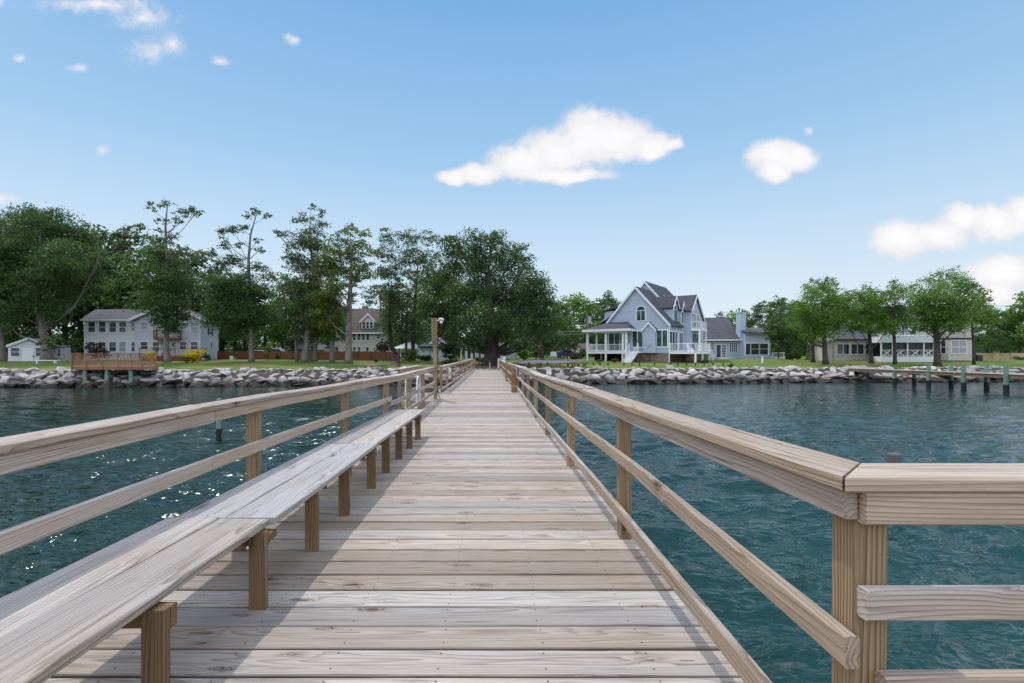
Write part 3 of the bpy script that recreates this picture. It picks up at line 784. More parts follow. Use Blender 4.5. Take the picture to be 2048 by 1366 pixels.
def clumps(blobs, rg, dens, leaf, cl=.34, lean=(0, 0), fl=.45):
    """blobs (x,y,z,r,rz): leaves in sub-clumps on and in each blob; returns leaf centres and a light/dark value"""
    C, L = [], []
    for (x, y, z, r, rz) in blobs:
        ns = max(6, int(13 * (r / 1.3) ** 1.7 + 4))
        d = rg.normal(size=(ns, 3)); d /= np.linalg.norm(d, axis=1)[:, None]
        rad = rg.uniform(.12, 1.2, ns) ** .6
        sc = np.array([x, y, z]) + d * rad[:, None] * np.array([r, r, rz])
        for q in sc:
            rr = cl * r * rg.uniform(.6, 1.2)
            k = int(dens * (rr / leaf) ** 2 * 6.0) + 8
            e = rg.normal(size=(k, 3)) * np.array([rr, rr, rr * fl]) * .70
            e = np.clip(e, -1.35 * rr, 1.35 * rr); e[:, 2] -= .12 * (e[:, 0] ** 2 + e[:, 1] ** 2) / max(rr, .1)
            e[:, 0] += lean[0] * np.abs(e[:, 2]); C.append(q + e)
            v = rg.uniform(-.36, .36)
            L.append(np.clip(rg.uniform(0, 1, k) * .6 + .2 + v, 0, 1))
    return np.vstack(C), np.concatenate(L)


NL = [0]
def crown(parent, blobs, mat, rg, dens=1., leaf=.3, name='crown', lean=(0, 0), cl=.34, fl=.45):
    C, L = clumps(blobs, rg, dens, leaf, cl, lean, fl)
    C = C - np.array(BASE[parent.name])
    V, F = leaf_cards(C, leaf, rg); NL[0] += len(F)
    return link(name, np_mesh(name, V, F, mat, np.repeat(L, 4)), parent)


def limbs(g, trunk, rad, blobs, rg, every=1):
    P = [Vector(q) for q in trunk]
    for k, (x, y, z, r, rz) in enumerate(blobs):
        if k % every: continue
        tgt = Vector((x, y, z)); best = None
        for i in range(len(P) - 1):
            for f in (0, .25, .5, .75, 1):
                q = P[i].lerp(P[i + 1], f); dh = math.hypot(tgt.x - q.x, tgt.y - q.y); dv = tgt.z - q.z
                cost = abs(dv - .9 * dh) + .25 * dh + (6 if i == 0 and f < .6 else 0)
                if best is None or cost < best[0]: best = (cost, q, rad[i] + (rad[i + 1] - rad[i]) * f)
        q, r0 = best[1], min(best[2] * .42, .055 + .12 * rad[0])
        if (tgt - q).length < .5: continue
        mid = q.lerp(tgt, .5) + Vector((rg.normal() * .15, rg.normal() * .15, -.12 * (tgt - q).length + .1))
        g.tube([q, mid, tgt, tgt + (tgt - mid).normalized() * r * .5], [r0, r0 * .62, r0 * .34, .02], 5, False)
        for j in range(3):
            e = tgt + Vector((rg.normal() * r * .6, rg.normal() * r * .6, abs(rg.normal()) * rz * .6)); s0 = mid.lerp(tgt, .4 + .3 * j / 2)
            g.tube([s0, s0.lerp(e, .5) + Vector((0, 0, .1)), e], [r0 * .3, r0 * .22, .015], 4, False)


def tree(name, label, Y, trunk, rads, blobs, mat, bk='bark', dens=1., leaf=.21, deep=.5, flat=.8, group=None, extra=(), seed=0, lean=(0, 0), cat='tree', cl=.34, grow=1.22, flt=.5):
    """trunk and blobs are given by where the photo shows them and become real positions at depth Y (metres)"""
    rg = np.random.default_rng(seed + int(Y * 7) + len(blobs))
    T = [at(px, py, Y) for px, py in trunk]
    T[0].z = ground(T[0].x, Y) - .1
    root = thing(name, label, cat, tuple(T[0]), group)
    xs_ = [b_[0] for b_ in blobs]; halfw = (max(xs_) - min(xs_)) / 2 / FPX * Y
    B = []
    for (px, py, r) in blobs:
        dyy = rg.uniform(-1, 1) * max(halfw * deep, .6)
        q = at(px, py, Y); k = (Y + dyy) / Y
        B.append((q.x * k, Y + dyy, CAMZ + (q.z - CAMZ) * k, r * grow / FPX * Y * k, r * grow / FPX * Y * k * flat))
    g = G(); fl = [T[0] + Vector((0, 0, -.1)), T[0].lerp(T[1], min(.5, .7 / max(.1, (T[1] - T[0]).length)))] + T[1:]
    rr = [rads[0] * 1.45, rads[0]] + list(rads[1:])
    g.tube(fl, rr, 9)
    for (pts, r0, r1) in extra:
        E = [at(px, py, Y + dd) for px, py, dd in pts]; g.tube(E, [r0 + (r1 - r0) * i / (len(E) - 1) for i in range(len(E))], 6)
    limbs(g, fl[1:], rr[1:], B, rg)
    g.build('trunk', M[bk], root, smooth=True)
    crown(root, B, M[mat], rg, dens, leaf, lean=lean, cl=cl, fl=flt)
    return root


# left bank, nearest trees first
tree('broad_tree', 'huge spreading tree whose pale leaning trunk stands before the white shed', 60, [(97, 729), (93, 690), (80, 640), (76, 590), (86, 530), (80, 470)], [.72, .5, .34, .28, .2, .12],
     [(20, 470, 42), (60, 440, 33), (110, 450, 38), (150, 480, 36), (185, 520, 28), (60, 505, 45), (120, 515, 45), (30, 560, 42), (95, 575, 42), (150, 565, 40), (5, 520, 40), (35, 615, 28), (112, 622, 26), (190, 560, 20), (95, 686, 17), (80, 690, 12), (110, 680, 12), (-20, 600, 40), (-30, 500, 40), (75, 425, 18), (25, 432, 16), (165, 455, 14), (205, 505, 12)],
     'lf_dark', dens=1.1, seed=1, grow=1.05, extra=[([(80, 620, -1), (60, 575, -3), (40, 560, -4)], .09, .02), ([(80, 600, -1), (95, 560, -3.5), (110, 535, -4)], .08, .02), ([(60, 575, -3), (50, 545, -4)], .04, .01), ([(92, 600, -1), (108, 590, -4), (112, 578, -4.2)], .05, .015)])
tree('tall_tree', 'tall tree on the left edge with only a bare grey trunk below its crown', 59, [(4, 729), (2, 690), (-2, 630), (-6, 560)], [.36, .32, .26, .15], [(-20, 560, 40), (10, 600, 30), (-15, 640, 24), (15, 640, 20)], 'lf_dark', seed=2)
tree('tall_tree', 'tall narrow tree growing right in front of the grey house and its small balcony', 58, [(335, 730), (332, 690), (335, 600), (333, 520), (331, 450), (335, 410)], [.36, .28, .24, .18, .11, .05],
     [(333, 407, 11), (307, 414, 11), (365, 431, 12), (395, 424, 11), (352, 446, 10), (322, 440, 9), (381, 420, 8), (330, 478, 18), (340, 520, 26), (320, 560, 30), (350, 565, 30), (330, 605, 36), (338, 640, 25), (310, 500, 18), (362, 500, 15), (335, 690, 9), (345, 655, 16), (318, 640, 16)],
     'lf_dark', dens=1.2, seed=3, deep=.35)
tree('tall_tree', 'slender tall tree with bare crooked limbs right of the grey house', 60, [(503, 727), (502, 680), (500, 600), (497, 520), (501, 470), (513, 428)], [.3, .26, .22, .16, .11, .04],
     [(513, 424, 9), (535, 430, 7), (495, 430, 7), (488, 455, 9), (465, 460, 11), (442, 466, 10), (452, 492, 10), (480, 490, 8), (517, 480, 6), (520, 500, 8), (470, 520, 15), (440, 530, 13), (511, 532, 10), (532, 546, 12), (425, 505, 9), (490, 570, 26), (455, 575, 26), (520, 580, 18), (480, 620, 34), (445, 620, 26), (510, 630, 26), (478, 655, 22), (545, 560, 8)],
     'lf_dark', dens=1.1, seed=4, deep=.3, cl=.5)
tree('tall_tree', 'tall grey green tree behind the cluster of three trunks', 61, [(628, 727), (630, 680), (632, 620), (628, 540), (618, 470)], [.34, .3, .26, .18, .08],
     [(622, 413, 7), (645, 424, 9), (600, 437, 14), (630, 450, 18), (568, 470, 12), (600, 480, 24), (640, 490, 24), (582, 510, 15), (610, 530, 26), (645, 540, 26), (592, 570, 25), (625, 590, 33), (600, 620, 30), (640, 640, 30), (575, 630, 22), (610, 660, 24), (555, 465, 7)],
     'lf_grey', dens=1.15, seed=5)
tree('tall_tree', 'sparse crowned tree with two thick trunks left of the cluster', 60, [(609, 728), (613, 690), (618, 640), (620, 600)], [.46, .38, .3, .15], [(600, 610, 24), (640, 600, 24), (618, 575, 20), (585, 640, 20), (655, 660, 22)], 'lf_mid', seed=6, extra=[([(594, 727, .6), (592, 680, .6), (590, 630, .6)], .22, .14)])
tree('tall_tree', 'yellow green tree on a tall clean pale trunk left of the cream house', 57, [(697, 731), (697, 690), (698, 620), (702, 560), (704, 490)], [.42, .35, .30, .2, .08],
     [(700, 461, 14), (680, 475, 16), (725, 470, 13), (700, 500, 25), (668, 510, 22), (735, 500, 14), (690, 535, 25), (725, 540, 22), (655, 540, 20), (640, 520, 14), (670, 570, 25), (710, 565, 18), (740, 530, 9), (650, 590, 24), (680, 608, 21), (645, 620, 22), (664, 648, 18), (707, 590, 10)],
     'lf_olive', dens=1.15, seed=7)
tree('tall_tree', 'dark straight trunked tree directly left of the pale clean trunk', 60, [(664, 727), (665, 690), (664, 640), (662, 600)], [.3, .26, .22, .1], [(660, 620, 22), (680, 640, 18), (640, 650, 18), (672, 665, 16), (650, 670, 14)], 'lf_bright', seed=8)
tree('twin_tree', 'open grey green tree with leaning third trunk between cream house and oak', 66, [(826, 722), (826, 670), (830, 600), (836, 530)], [.3, .27, .22, .08],
     [(780, 475, 18), (820, 472, 18), (855, 478, 16), (768, 508, 20), (810, 508, 24), (850, 515, 21), (765, 545, 16), (790, 550, 24), (830, 560, 21), (775, 590, 22), (800, 612, 26), (840, 620, 26), (770, 640, 18), (800, 660, 21), (840, 665, 21), (865, 560, 16), (820, 640, 18), (770, 460, 7)],
     'lf_grey', 'darkbark', dens=1.0, seed=9, extra=[([(797, 718, 0), (782, 690, 0), (778, 640, 0), (785, 570, 0)], .36, .12), ([(813, 722, 1), (812, 660, 1), (815, 600, 1)], .2, .1)])
oakb = [(905, 490, 22), (945, 485, 25), (985, 478, 22), (1003, 500, 22), (1035, 503, 22), (1052, 528, 18), (920, 520, 32), (960, 530, 32), (1012, 540, 32), (880, 545, 28), (1065, 560, 22), (890, 580, 32), (940, 580, 36), (990, 590, 36), (1040, 588, 34), (1085, 578, 22), (860, 600, 22), (870, 630, 28), (910, 630, 32), (960, 640, 36), (1010, 640, 36), (1060, 630, 32), (1100, 600, 17),
        (882, 665, 22), (930, 668, 28), (980, 672, 26), (1030, 668, 28), (1070, 658, 26), (1105, 640, 22), (945, 692, 15), (1025, 690, 16), (1062, 688, 16), (1090, 672, 16), (850, 520, 14), (990, 470, 10), (905, 474, 9)]
tree('oak_tree', 'great dark oak with a massive trunk at the shore end of the pier', 54, [(984, 738), (984, 705), (982, 670), (978, 620), (975, 550)], [.95, .85, .8, .55, .25], oakb, 'lf_dark', 'darkbark', dens=1.3, leaf=.20, seed=10, flt=.62, grow=1.22, deep=.75)

# right bank maples, combed by the wind
mp = [('leafy maple tree standing alone left of the beige house', 1650, 59, [(1651, 727), (1649, 690), (1646, 640), (1645, 600)], [(1640, 575, 15), (1622, 588, 16), (1662, 590, 16), (1608, 615, 19), (1645, 615, 22), (1682, 610, 18), (1600, 640, 18), (1635, 645, 22), (1672, 640, 18), (1692, 622, 14), (1620, 665, 14), (1655, 660, 13), (1626, 562, 6), (1668, 566, 6), (1702, 590, 9), (1650, 560, 6), (1590, 650, 10)], .3),
      ('round maple tree in front of the beige garage wing', 1742, 61, [(1743, 724), (1741, 695), (1738, 660), (1735, 630)], [(1722, 590, 14), (1748, 600, 17), (1768, 590, 10), (1710, 620, 19), (1745, 630, 22), (1775, 625, 14), (1716, 650, 17), (1752, 655, 18), (1700, 660, 9), (1776, 655, 12), (1735, 578, 7), (1695, 590, 6)], .24),
      ('thin young maple tree in front of the left edge of the screened porch', 1790, 60, [(1790, 725), (1789, 690), (1787, 650), (1790, 600)], [(1790, 577, 10), (1812, 585, 12), (1786, 600, 14), (1816, 610, 12), (1795, 630, 16), (1778, 655, 12), (1812, 648, 11), (1822, 570, 6), (1790, 564, 6), (1768, 600, 8)], .2),
      ('largest wind combed maple tree in front of the screened porch', 1874, 57, [(1875, 729), (1874, 690), (1870, 650), (1868, 610)], [(1880, 558, 13), (1858, 578, 17), (1900, 570, 18), (1925, 575, 14), (1838, 600, 17), (1870, 605, 22), (1910, 605, 22), (1942, 600, 14), (1850, 630, 19), (1886, 635, 22), (1922, 630, 19), (1963, 588, 10), (1838, 655, 11), (1870, 658, 14), (1912, 655, 12), (1948, 570, 8), (1895, 548, 9), (1975, 600, 6)], .34),
      ('slim maple tree at the right corner of the beige house', 1947, 60, [(1948, 729), (1947, 690), (1944, 650), (1946, 620)], [(1950, 620, 15), (1965, 640, 14), (1940, 640, 12), (1955, 600, 10), (1970, 620, 10)], .16)]
for i, (lb, px, Y, tr, bl, r0) in enumerate(mp):
    tree('maple_tree', lb, Y, tr, [r0, r0 * .85, r0 * .7, r0 * .4], bl, 'lf_bright', 'darkbark', dens=1.3, leaf=.18, grow=1.5, flt=.75, seed=20 + i, group='wind combed maples on the right lawn', lean=(.8, 0), deep=.6)
tree('maple_tree', 'second dark trunk just behind the lone maple by the white lawn post', 63, [(1626, 722), (1625, 690), (1628, 640)], [.24, .22, .12], [(1620, 640, 18), (1640, 625, 18), (1612, 655, 12)], 'lf_dark', 'darkbark', seed=31, group='wind combed maples on the right lawn')
tree('dense_tree', 'dense low dark tree beside the screened sunroom', 78, [(1576, 714), (1575, 690), (1573, 660)], [.3, .25, .15], [(1570, 628, 20), (1550, 650, 19), (1592, 650, 20), (1565, 670, 20), (1600, 675, 17), (1582, 690, 13), (1548, 682, 11), (1532, 668, 10), (1610, 690, 10)], 'lf_dark', 'darkbark', dens=1.3, seed=32)

# trees further back: three kinds, each copy a tree of its own
def back_tree(name, label, mat, h, w_, seed, n=13, bk='darkbark', leaf=.36):
    rg = np.random.default_rng(seed); root = thing(name, label, 'tree', (0, 0, -60), 'trees behind the houses')
    g = G(); g.tube([(0, 0, -60.2), (0, 0, -60 + h * .3), (.3, .1, -60 + h * .75)], [.34, .26, .1], 7); g.build('trunk', M[bk], root)
    B = []
    for k in range(n):
        f = (k + .5) / n; zz = h * (.27 + .66 * f); wr = w_ * math.sin(math.pi * min(1, .22 + .74 * f)) ** .7 * .62
        a = k * 2.4 + rg.uniform(-.4, .4); r = w_ * rg.uniform(.26, .40)
        B.append((math.cos(a) * wr, math.sin(a) * wr, -60 + zz, r, r * .85))
    crown(root, B, M[mat], rg, .8, leaf); return root
KIND = [('leafy_tree', 'dark_leafy'), ('leafy_tree', 'mid'), ('leafy_tree', 'bright'), ('leafy_tree', 'grey')]
protos = [back_tree('leafy_tree', 'dark leafy tree', 'lf_dark', 15, 5.2, 41), back_tree('leafy_tree', 'mid green leafy tree', 'lf_mid', 13, 5., 42), back_tree('leafy_tree', 'bright green leafy tree', 'lf_bright', 12, 4.8, 43), back_tree('leafy_tree', 'grey green leafy tree', 'lf_grey', 16, 5., 44)]
used = set()
KN = ['dark', 'mid green', 'bright green', 'grey green']
def back(px, ytop, Y, k, where, wide=1.):
    p = protos[k]; hh = (15, 13, 12, 16)[k]
    o = p if k not in used else copy_tree(p); used.add(k)
    q = at(px, ytop, Y); gz = ground(q.x, Y); s = (q.z - gz) / hh / 1.02
    o.location = (q.x, Y, gz - .1); o.scale = (s * wide, s * wide, s); o.rotation_euler = (0, 0, random.uniform(0, 6.28))
    o['label'] = f'{KN[k]} leafy tree {where}'
for a in [(-30, 440, 78, 0, 'at the far left edge of the wood'), (30, 430, 84, 3, 'behind the trunks left of the shed'), (95, 425, 80, 0, 'in the wood directly behind the shed'), (160, 470, 82, 0, 'between the shed and the grey house'), (215, 452, 84, 0, 'behind the left end of the grey house'),
          (262, 436, 86, 3, 'behind the middle of the grey house roof'), (300, 480, 80, 1, 'just behind the grey house gable'), (388, 485, 84, 3, 'behind the right corner of the grey house'), (425, 560, 88, 1, 'right of the grey house behind the fence'), (470, 560, 92, 0, 'behind the slender bare limbed tree'),
          (530, 600, 95, 2, 'above the parked cars behind the fence'), (565, 590, 100, 0, 'left of the cluster of trunks behind the fence'), (600, 610, 110, 1, 'above the grey garage roof'), (650, 640, 115, 2, 'behind the white cottage with a blue door'), (800, 640, 105, 2, 'right of the cream house'), (850, 640, 110, 1, 'behind the low pale blue houses'),
          (900, 640, 100, 0, 'behind the great oak on its left side'), (1060, 610, 105, 0, 'behind the great oak on its right side'), (1110, 598, 95, 1, 'right of the oak above the driveway'), (1150, 582, 105, 2, 'behind the brick chimney cottage'), (1185, 592, 110, 1, 'left of the utility pole'), (1222, 580, 120, 0, 'directly behind the porch roof of the blue house'), (1085, 640, 80, 0, 'low behind the driveway'), (1135, 640, 84, 0, 'low behind the parked dark car'),
          (1440, 622, 135, 0, 'right behind the blue house roof'), (1480, 614, 130, 2, 'behind the blue chimney'), (1525, 596, 125, 3, 'above the dormered far house'), (1565, 590, 120, 1, 'behind the dense low tree'), (1610, 600, 120, 1, 'left of the lone maple in the distance'), (1680, 620, 110, 0, 'behind the gap left of the beige house'), (1760, 625, 115, 1, 'behind the beige house garage roof'), (1975, 618, 88, 1, 'just right of the beige house'),
          (2010, 612, 92, 2, 'above the tan fence'), (2040, 618, 86, 1, 'near the right edge above the tan fence'), (2075, 570, 84, 2, 'cut by the right edge'), (1990, 650, 80, 0, 'low in front of the tan fence corner'), (1000, 640, 125, 0, 'far behind the massive oak trunk'), (345, 495, 90, 0, 'behind the gable peak of the grey house'), (445, 535, 98, 1, 'left behind the slender bare limbed tree'), (490, 560, 104, 3, 'right behind the slender bare limbed tree'), (625, 560, 88, 0, 'directly behind the cluster of trunks'), (585, 545, 92, 1, 'behind the left side of the trunk cluster'),
          (665, 590, 84, 0, 'behind the dark straight trunk'), (760, 560, 108, 3, 'behind the right edge of the cream house'), (805, 560, 92, 0, 'behind the twin dark trunks'), (870, 545, 86, 1, 'between the twin trunks and the oak'), (1085, 575, 72, 0, 'crowding the right flank of the oak'), (1050, 560, 78, 0, 'behind the right half of the oak crown'), (130, 450, 92, 3, 'high behind the shed'), (0, 450, 92, 1, 'behind the bare trunk at the left edge')]:
    back(*a)


rgm = np.random.default_rng(77)
def mass(name, boxes, mat, leaf, n, seed):
    rg = np.random.default_rng(seed); C, L = [], []
    for (x0, x1, y0, y1, z0, z1) in boxes:
        k = int(n * (x1 - x0) / 10)
        for _ in range(k):
            x, y = rg.uniform(x0, x1), rg.uniform(y0, y1); top = z0 + (z1 - z0) * (.62 + .38 * noise.noise((x * .13, y * .1, seed)))
            z = ground(x, y) + rg.uniform(z0, max(top, z0 + .3)); m_ = 46; r = rg.uniform(.7, 1.5)
            C.append(np.array([x, y, z]) + rg.normal(size=(m_, 3)) * [r, r, r * .6]); L.append(np.clip(rg.uniform(0, .7, m_) + rg.uniform(-.2, .3), 0, 1))
    C = np.vstack(C); V, F = leaf_cards(C, leaf, rg)
    return tag(link(name, np_mesh(name, V, F, M[mat], np.repeat(np.concatenate(L), 4))), kind='stuff')
mass('undergrowth', [(-100, -50, 84, 112, 0, 9.), (-100, -56, 76, 84, 0, 6.), (-50, -16, 112, 124, 0, 8.), (-17, 0, 96, 118, 0, 4.), (5, 28, 98, 118, 0, 7.), (44, 72, 114, 126, 0, 4.5), (76, 150, 90, 116, 0, 6.), (-150, -100, 70, 112, 0, 9.), (100, 170, 66, 90, 0, 7.)], 'lf_dark', .5, 46, 3)
mass('treeline', [(-300, 300, 150, 175, 0, 10.5)], 'lf_dark', .9, 40, 4)


def shrub(name, label, cat, px, py, Y, rpx, mat, n=7, leaf=.14, stem=True, hpx=None, dens=1.2, seed=0, group=None):
    rg = np.random.default_rng(seed + int(px)); q = at(px, py, Y); q.z = ground(q.x, Y); r = rpx / FPX * Y; h = (hpx or rpx * 1.4) / FPX * Y
    root = thing(name, label, cat, tuple(q), group)
    if stem:
        g = G()
        for k in range(4):
            a = k * 1.6; g.tube([q, q + Vector((math.cos(a) * r * .3, math.sin(a) * r * .3, h * .5))], [.03, .015], 5)
        g.build('stem', M['darkbark'], root)
    B = [(q.x + rg.uniform(-.6, .6) * r, q.y + rg.uniform(-.5, .5) * r, q.z + h * rg.uniform(.35, .72), r * .5, h * .3) for k in range(n)]
    crown(root, B, M[mat], rg, dens, leaf, 'foliage'); return root
# ---------------------------------------------------------------- houses
def frame(o, u, v):
    """local (a along the wall, b outwards, z) -> world"""
    return lambda a, b, z: (o[0] + u[0] * a + v[0] * b, o[1] + u[1] * a + v[1] * b, z)


def win(root, F, a0, a1, z0, z1, b=0., pane='glass', cols=1, rows=2, tr='trim', w=.09, name='window', sill=True, shutters=None):
    g = G(F); e = b + .045
    g.box(a0 - w, a0, b - .03, e, z0 - w, z1 + w); g.box(a1, a1 + w, b - .03, e, z0 - w, z1 + w)
    g.box(a0, a1, b - .03, e, z1, z1 + w); g.box(a0, a1, b - .03, e + (.03 if sill else 0), z0 - w, z0)
    for k in range(1, cols):
        a = a0 + (a1 - a0) * k / cols; g.box(a - w * .35, a + w * .35, b - .02, e - .006, z0, z1)
    for k in range(1, rows):
        z = z0 + (z1 - z0) * k / rows
        for c in range(cols):
            q0, q1 = a0 + (a1 - a0) * c / cols, a0 + (a1 - a0) * (c + 1) / cols
            g.box(q0 + w * .35, q1 - w * .35, b - .02, e - .012, z - .03, z + .03)
    o = g.build(name, M[tr], root)
    g = G(F); g.box(a0, a1, b - .02, b + .014, z0, z1); g.build('pane', M[pane], o)
    return o


def gable(root, F, a0, a1, b0, b1, ez, pz, mat, roof, over=.3, th=.16, rake=.35, trim='trim', zbase=None, am=None, ends=True):
    """roof whose ridge runs along b, its gable ends at b0 (back) and b1 (front)"""
    am = (a0 + a1) / 2 if am is None else am; s0 = (pz - ez) / (am - a0); s1 = (pz - ez) / (a1 - am)
    g = G(F); f, k = b1 + rake, b0 - rake
    for (ae, s, sg) in ((a0 - over, s0, -1), (a1 + over, s1, 1)):
        zl = ez - s * over + th; p = [(ae, f, zl), (am, f, pz + th), (am, k, pz + th), (ae, k, zl)]
        g.slab(p if sg < 0 else p[::-1], th)
    r = g.build('roof', roof, root)
    if ends:
        g = G(F)
        for (ae, s) in ((a0 - over, s0), (a1 + over, s1)):
            zl = ez - s * over; n = .2
            g.hexa([(ae, f + .003, zl - n), (am, f + .003, pz - n), (am, f + .05, pz - n), (ae, f + .05, zl - n), (ae, f + .003, zl + th + .02), (am, f + .003, pz + th + .02), (am, f + .05, pz + th + .02), (ae, f + .05, zl + th + .02)])
        g.build('rake_board', M[trim], r)
    return r


def rail(g, p, q, h=.95, n=None, post=.05, bal=.018):
    """balustrade between two local points p,q (a,b,z): top and bottom rail plus balusters"""
    (a0, b0, z0), (a1, b1, z1) = p, q; L = math.dist(p, q); n = n or max(2, int(L / .22))
    for dz in (.1, h): g.bar((a0, b0, z0 + dz), (a1, b1, z1 + dz), .035, n=4)
    for k in range(1, n):
        f = k / n; x, y, z = a0 + (a1 - a0) * f, b0 + (b1 - b0) * f, z0 + (z1 - z0) * f
        g.bar((x, y, z + .1), (x, y, z + h), bal, n=4, cap=False)
    for (x, y, z) in (p, q): g.box(x - post, x + post, y - post, y + post, z, z + h + .1)


def stair(root, F, a0, a1, b0, b1, z0, z1, n, along='b', mat='white'):
    g = G(F)
    for k in range(n):
        f0, f1 = k / n, (k + 1) / n; z = z1 + (z0 - z1) * (k + 1) / (n + 0.)
        if along == 'b': g.box(a0, a1, min(b0 + (b1 - b0) * f0, b0 + (b1 - b0) * f1), max(b0 + (b1 - b0) * f0, b0 + (b1 - b0) * f1), z - .06, z + .03)
        else: g.box(min(a0 + (a1 - a0) * f0, a0 + (a1 - a0) * f1), max(a0 + (a1 - a0) * f0, a0 + (a1 - a0) * f1), b0, b1, z - .06, z + .03)
        if along == 'b':
            g.box(a0, a1, b0 + (b1 - b0) * f1 - .015, b0 + (b1 - b0) * f1 + .015, z - .2, z - .061)
        else: g.box(a0 + (a1 - a0) * f1 - .015, a0 + (a1 - a0) * f1 + .015, b0, b1, z - .2, z - .061)
    st = g.build('stairs', M[mat], root)
    g = G(F)
    for e in (0, 1):
        if along == 'b': x = (a0, a1)[e]; rail(g, (x, b0, z1), (x, b1, z0), .95, 8)
        else: y = (b0, b1)[e]; rail(g, (a0, y, z1), (a1, y, z0), .95, 8)
    g.build('handrail', M[mat], st)
    return st


# --- grey two-storey house on the left -------------------------------------------------
Y0 = 66.; K = Y0 / FPX
PA = lambda px: (px - PX0) * K
PZ = lambda py: CAMZ - (py - PY0) * K
LH = lambda a, b, z: (a + .35 * b, Y0 - b, z)           # b points towards the viewer
gz = ground(-47, Y0) - .15
A0, A1, A2, AM, ez = PA(168), PA(271), PA(403), PA(337), PZ(639.5)
hs = thing('grey_house', 'two storey pale grey house with brown balcony and front gable behind the orange deck', 'house', (A1, Y0, gz))
g = G(LH); g.box(A0, A1, -8, 0, gz, ez); g.build('wall', M['shedsiding'], hs)
g = G(LH); g.box(A1 + .002, A2, -10.8, .3, gz, PZ(637)); g.prism([(A1 + .002, PZ(637)), (A2, PZ(637)), (AM, PZ(607))], lambda x, z, d: (x, d, z), -10.8, .3); g.build('wall', M['greysiding'], hs)
g = G(LH); g.box(A1 - .3, A2 + .012, -10.79, .312, gz - .1, gz + .3); g.build('foundation', M['lead'], hs)
gable(hs, LH, A1, A2, -10.8, .3, PZ(637), PZ(607), None, M['roofgrey'], over=.75, am=AM, rake=.55)
g = G(LH); rz = PZ(619) + .35
g.slab([(A0 - .3, .35, ez + .02), (A1 - .9, .35, ez + .02), (AM - .9, -4, rz + .05), (A0 - .3, -4, rz + .05)], .14); g.slab([(A0 - .3, -4, rz + .05), (A1, -4, rz + .05), (A1, -8.4, ez), (A0 - .3, -8.4, ez)], .14)
rf = g.build('roof', M['roofgrey'], hs)
g = G(LH); g.prism([(-8, ez), (0, ez), (-4, rz - .12)], lambda y, z, d: (d, y, z), A0, A0 + .15); g.build('gable_wall', M['shedsiding'], hs)
g = G(LH); g.box(A0 - .3, A1 - .55, .36, .48, ez - .16, ez + .03); g.build('gutter', M['trim'], rf)
for nm, a in (('downpipe', A0 + .12), ('downpipe', A2 - .12)):
    g = G(LH); bb = .06 if a < A1 else .36; g.box(a - .06, a + .06, bb - .05, bb + .05, gz, ez - .2); g.build(nm, M['trim'], hs)
for (x0, x1, y0, y1, b_, p_) in [(177, 190, 644, 664, 0, 'glass'), (198, 211, 644, 664, 0, 'glass'), (219, 232, 645, 664, 0, 'glass'), (239, 252, 645, 664, 0, 'glass'), (263, 270, 646, 662, 0, 'blind'), (283, 297, 645, 659, .3, 'blind'), (307, 320, 645, 660, .3, 'blind'), (346, 352, 645, 664, .3, 'glass'), (362, 374, 646, 661, .3, 'blind'), (384, 396, 646, 661, .3, 'blind'),
                                 (177, 190, 684, 703, 0, 'glass'), (198, 211, 684, 703, 0, 'glass'), (219, 232, 684, 703, 0, 'glass'), (239, 252, 684, 703, 0, 'blind'), (263, 270, 684, 703, 0, 'glass'), (283, 297, 684, 699, .3, 'glass'), (307, 320, 684, 703, .3, 'glass'), (361, 374, 684, 699, .3, 'glass'), (383, 396, 684, 699, .3, 'glass')]:
    win(hs, LH, PA(x0), PA(x1), PZ(y1), PZ(y0), b_, p_)
win(hs, LH, PA(334), PA(341), PZ(708), PZ(684), .3, 'blind', rows=1, name='door'); win(hs, LH, PA(347), PA(354), PZ(708), PZ(684), .3, 'blind', rows=1, name='door')
SD = lambda a, b, z: LH(A2 + b, -a, z)                   # right side wall: a = depth, b outwards
wd_ = win(hs, SD, 4.4, 5.9, PZ(666), PZ(650) - .1, 0, 'glass')
for a in (3.55, 6.05):
    g = G(SD); g.box(a, a + .7, -.01, .05, PZ(667), PZ(650)); g.build('shutter', M['shutter'], wd_)
g = G(SD); g.prism([(5.8 + .42 * math.cos(t_), PZ(688) + .6 * math.sin(t_)) for t_ in np.linspace(0, 6.283, 17)[:-1]], lambda x, z, d: (x, d, z), -.02, .04); ov = g.build('oval_window', M['trim'], hs)
g = G(SD); g.prism([(5.8 + .32 * math.cos(t_), PZ(688) + .48 * math.sin(t_)) for t_ in np.linspace(0, 6.283, 17)[:-1]], lambda x, z, d: (x, d, z), -.02, .055); g.build('pane', M['glass'], ov)
g = G(LH); bx0, bx1, bz = PA(314), PA(363), PZ(676); g.box(bx0, bx1, .3, 1.5, bz - .28, bz); bal = g.build('balcony', M['redwood_b'] if 'redwood_b' in M else M['fence'], hs)
g = G(LH); rail(g, (bx0 + .05, 1.45, bz), (bx1 - .05, 1.45, bz), .98, 22); rail(g, (bx0 + .05, .4, bz), (bx0 + .05, 1.4, bz), .98, 5); rail(g, (bx1 - .05, .4, bz), (bx1 - .05, 1.4, bz), .98, 5); g.build('railing', M['fence'], bal)
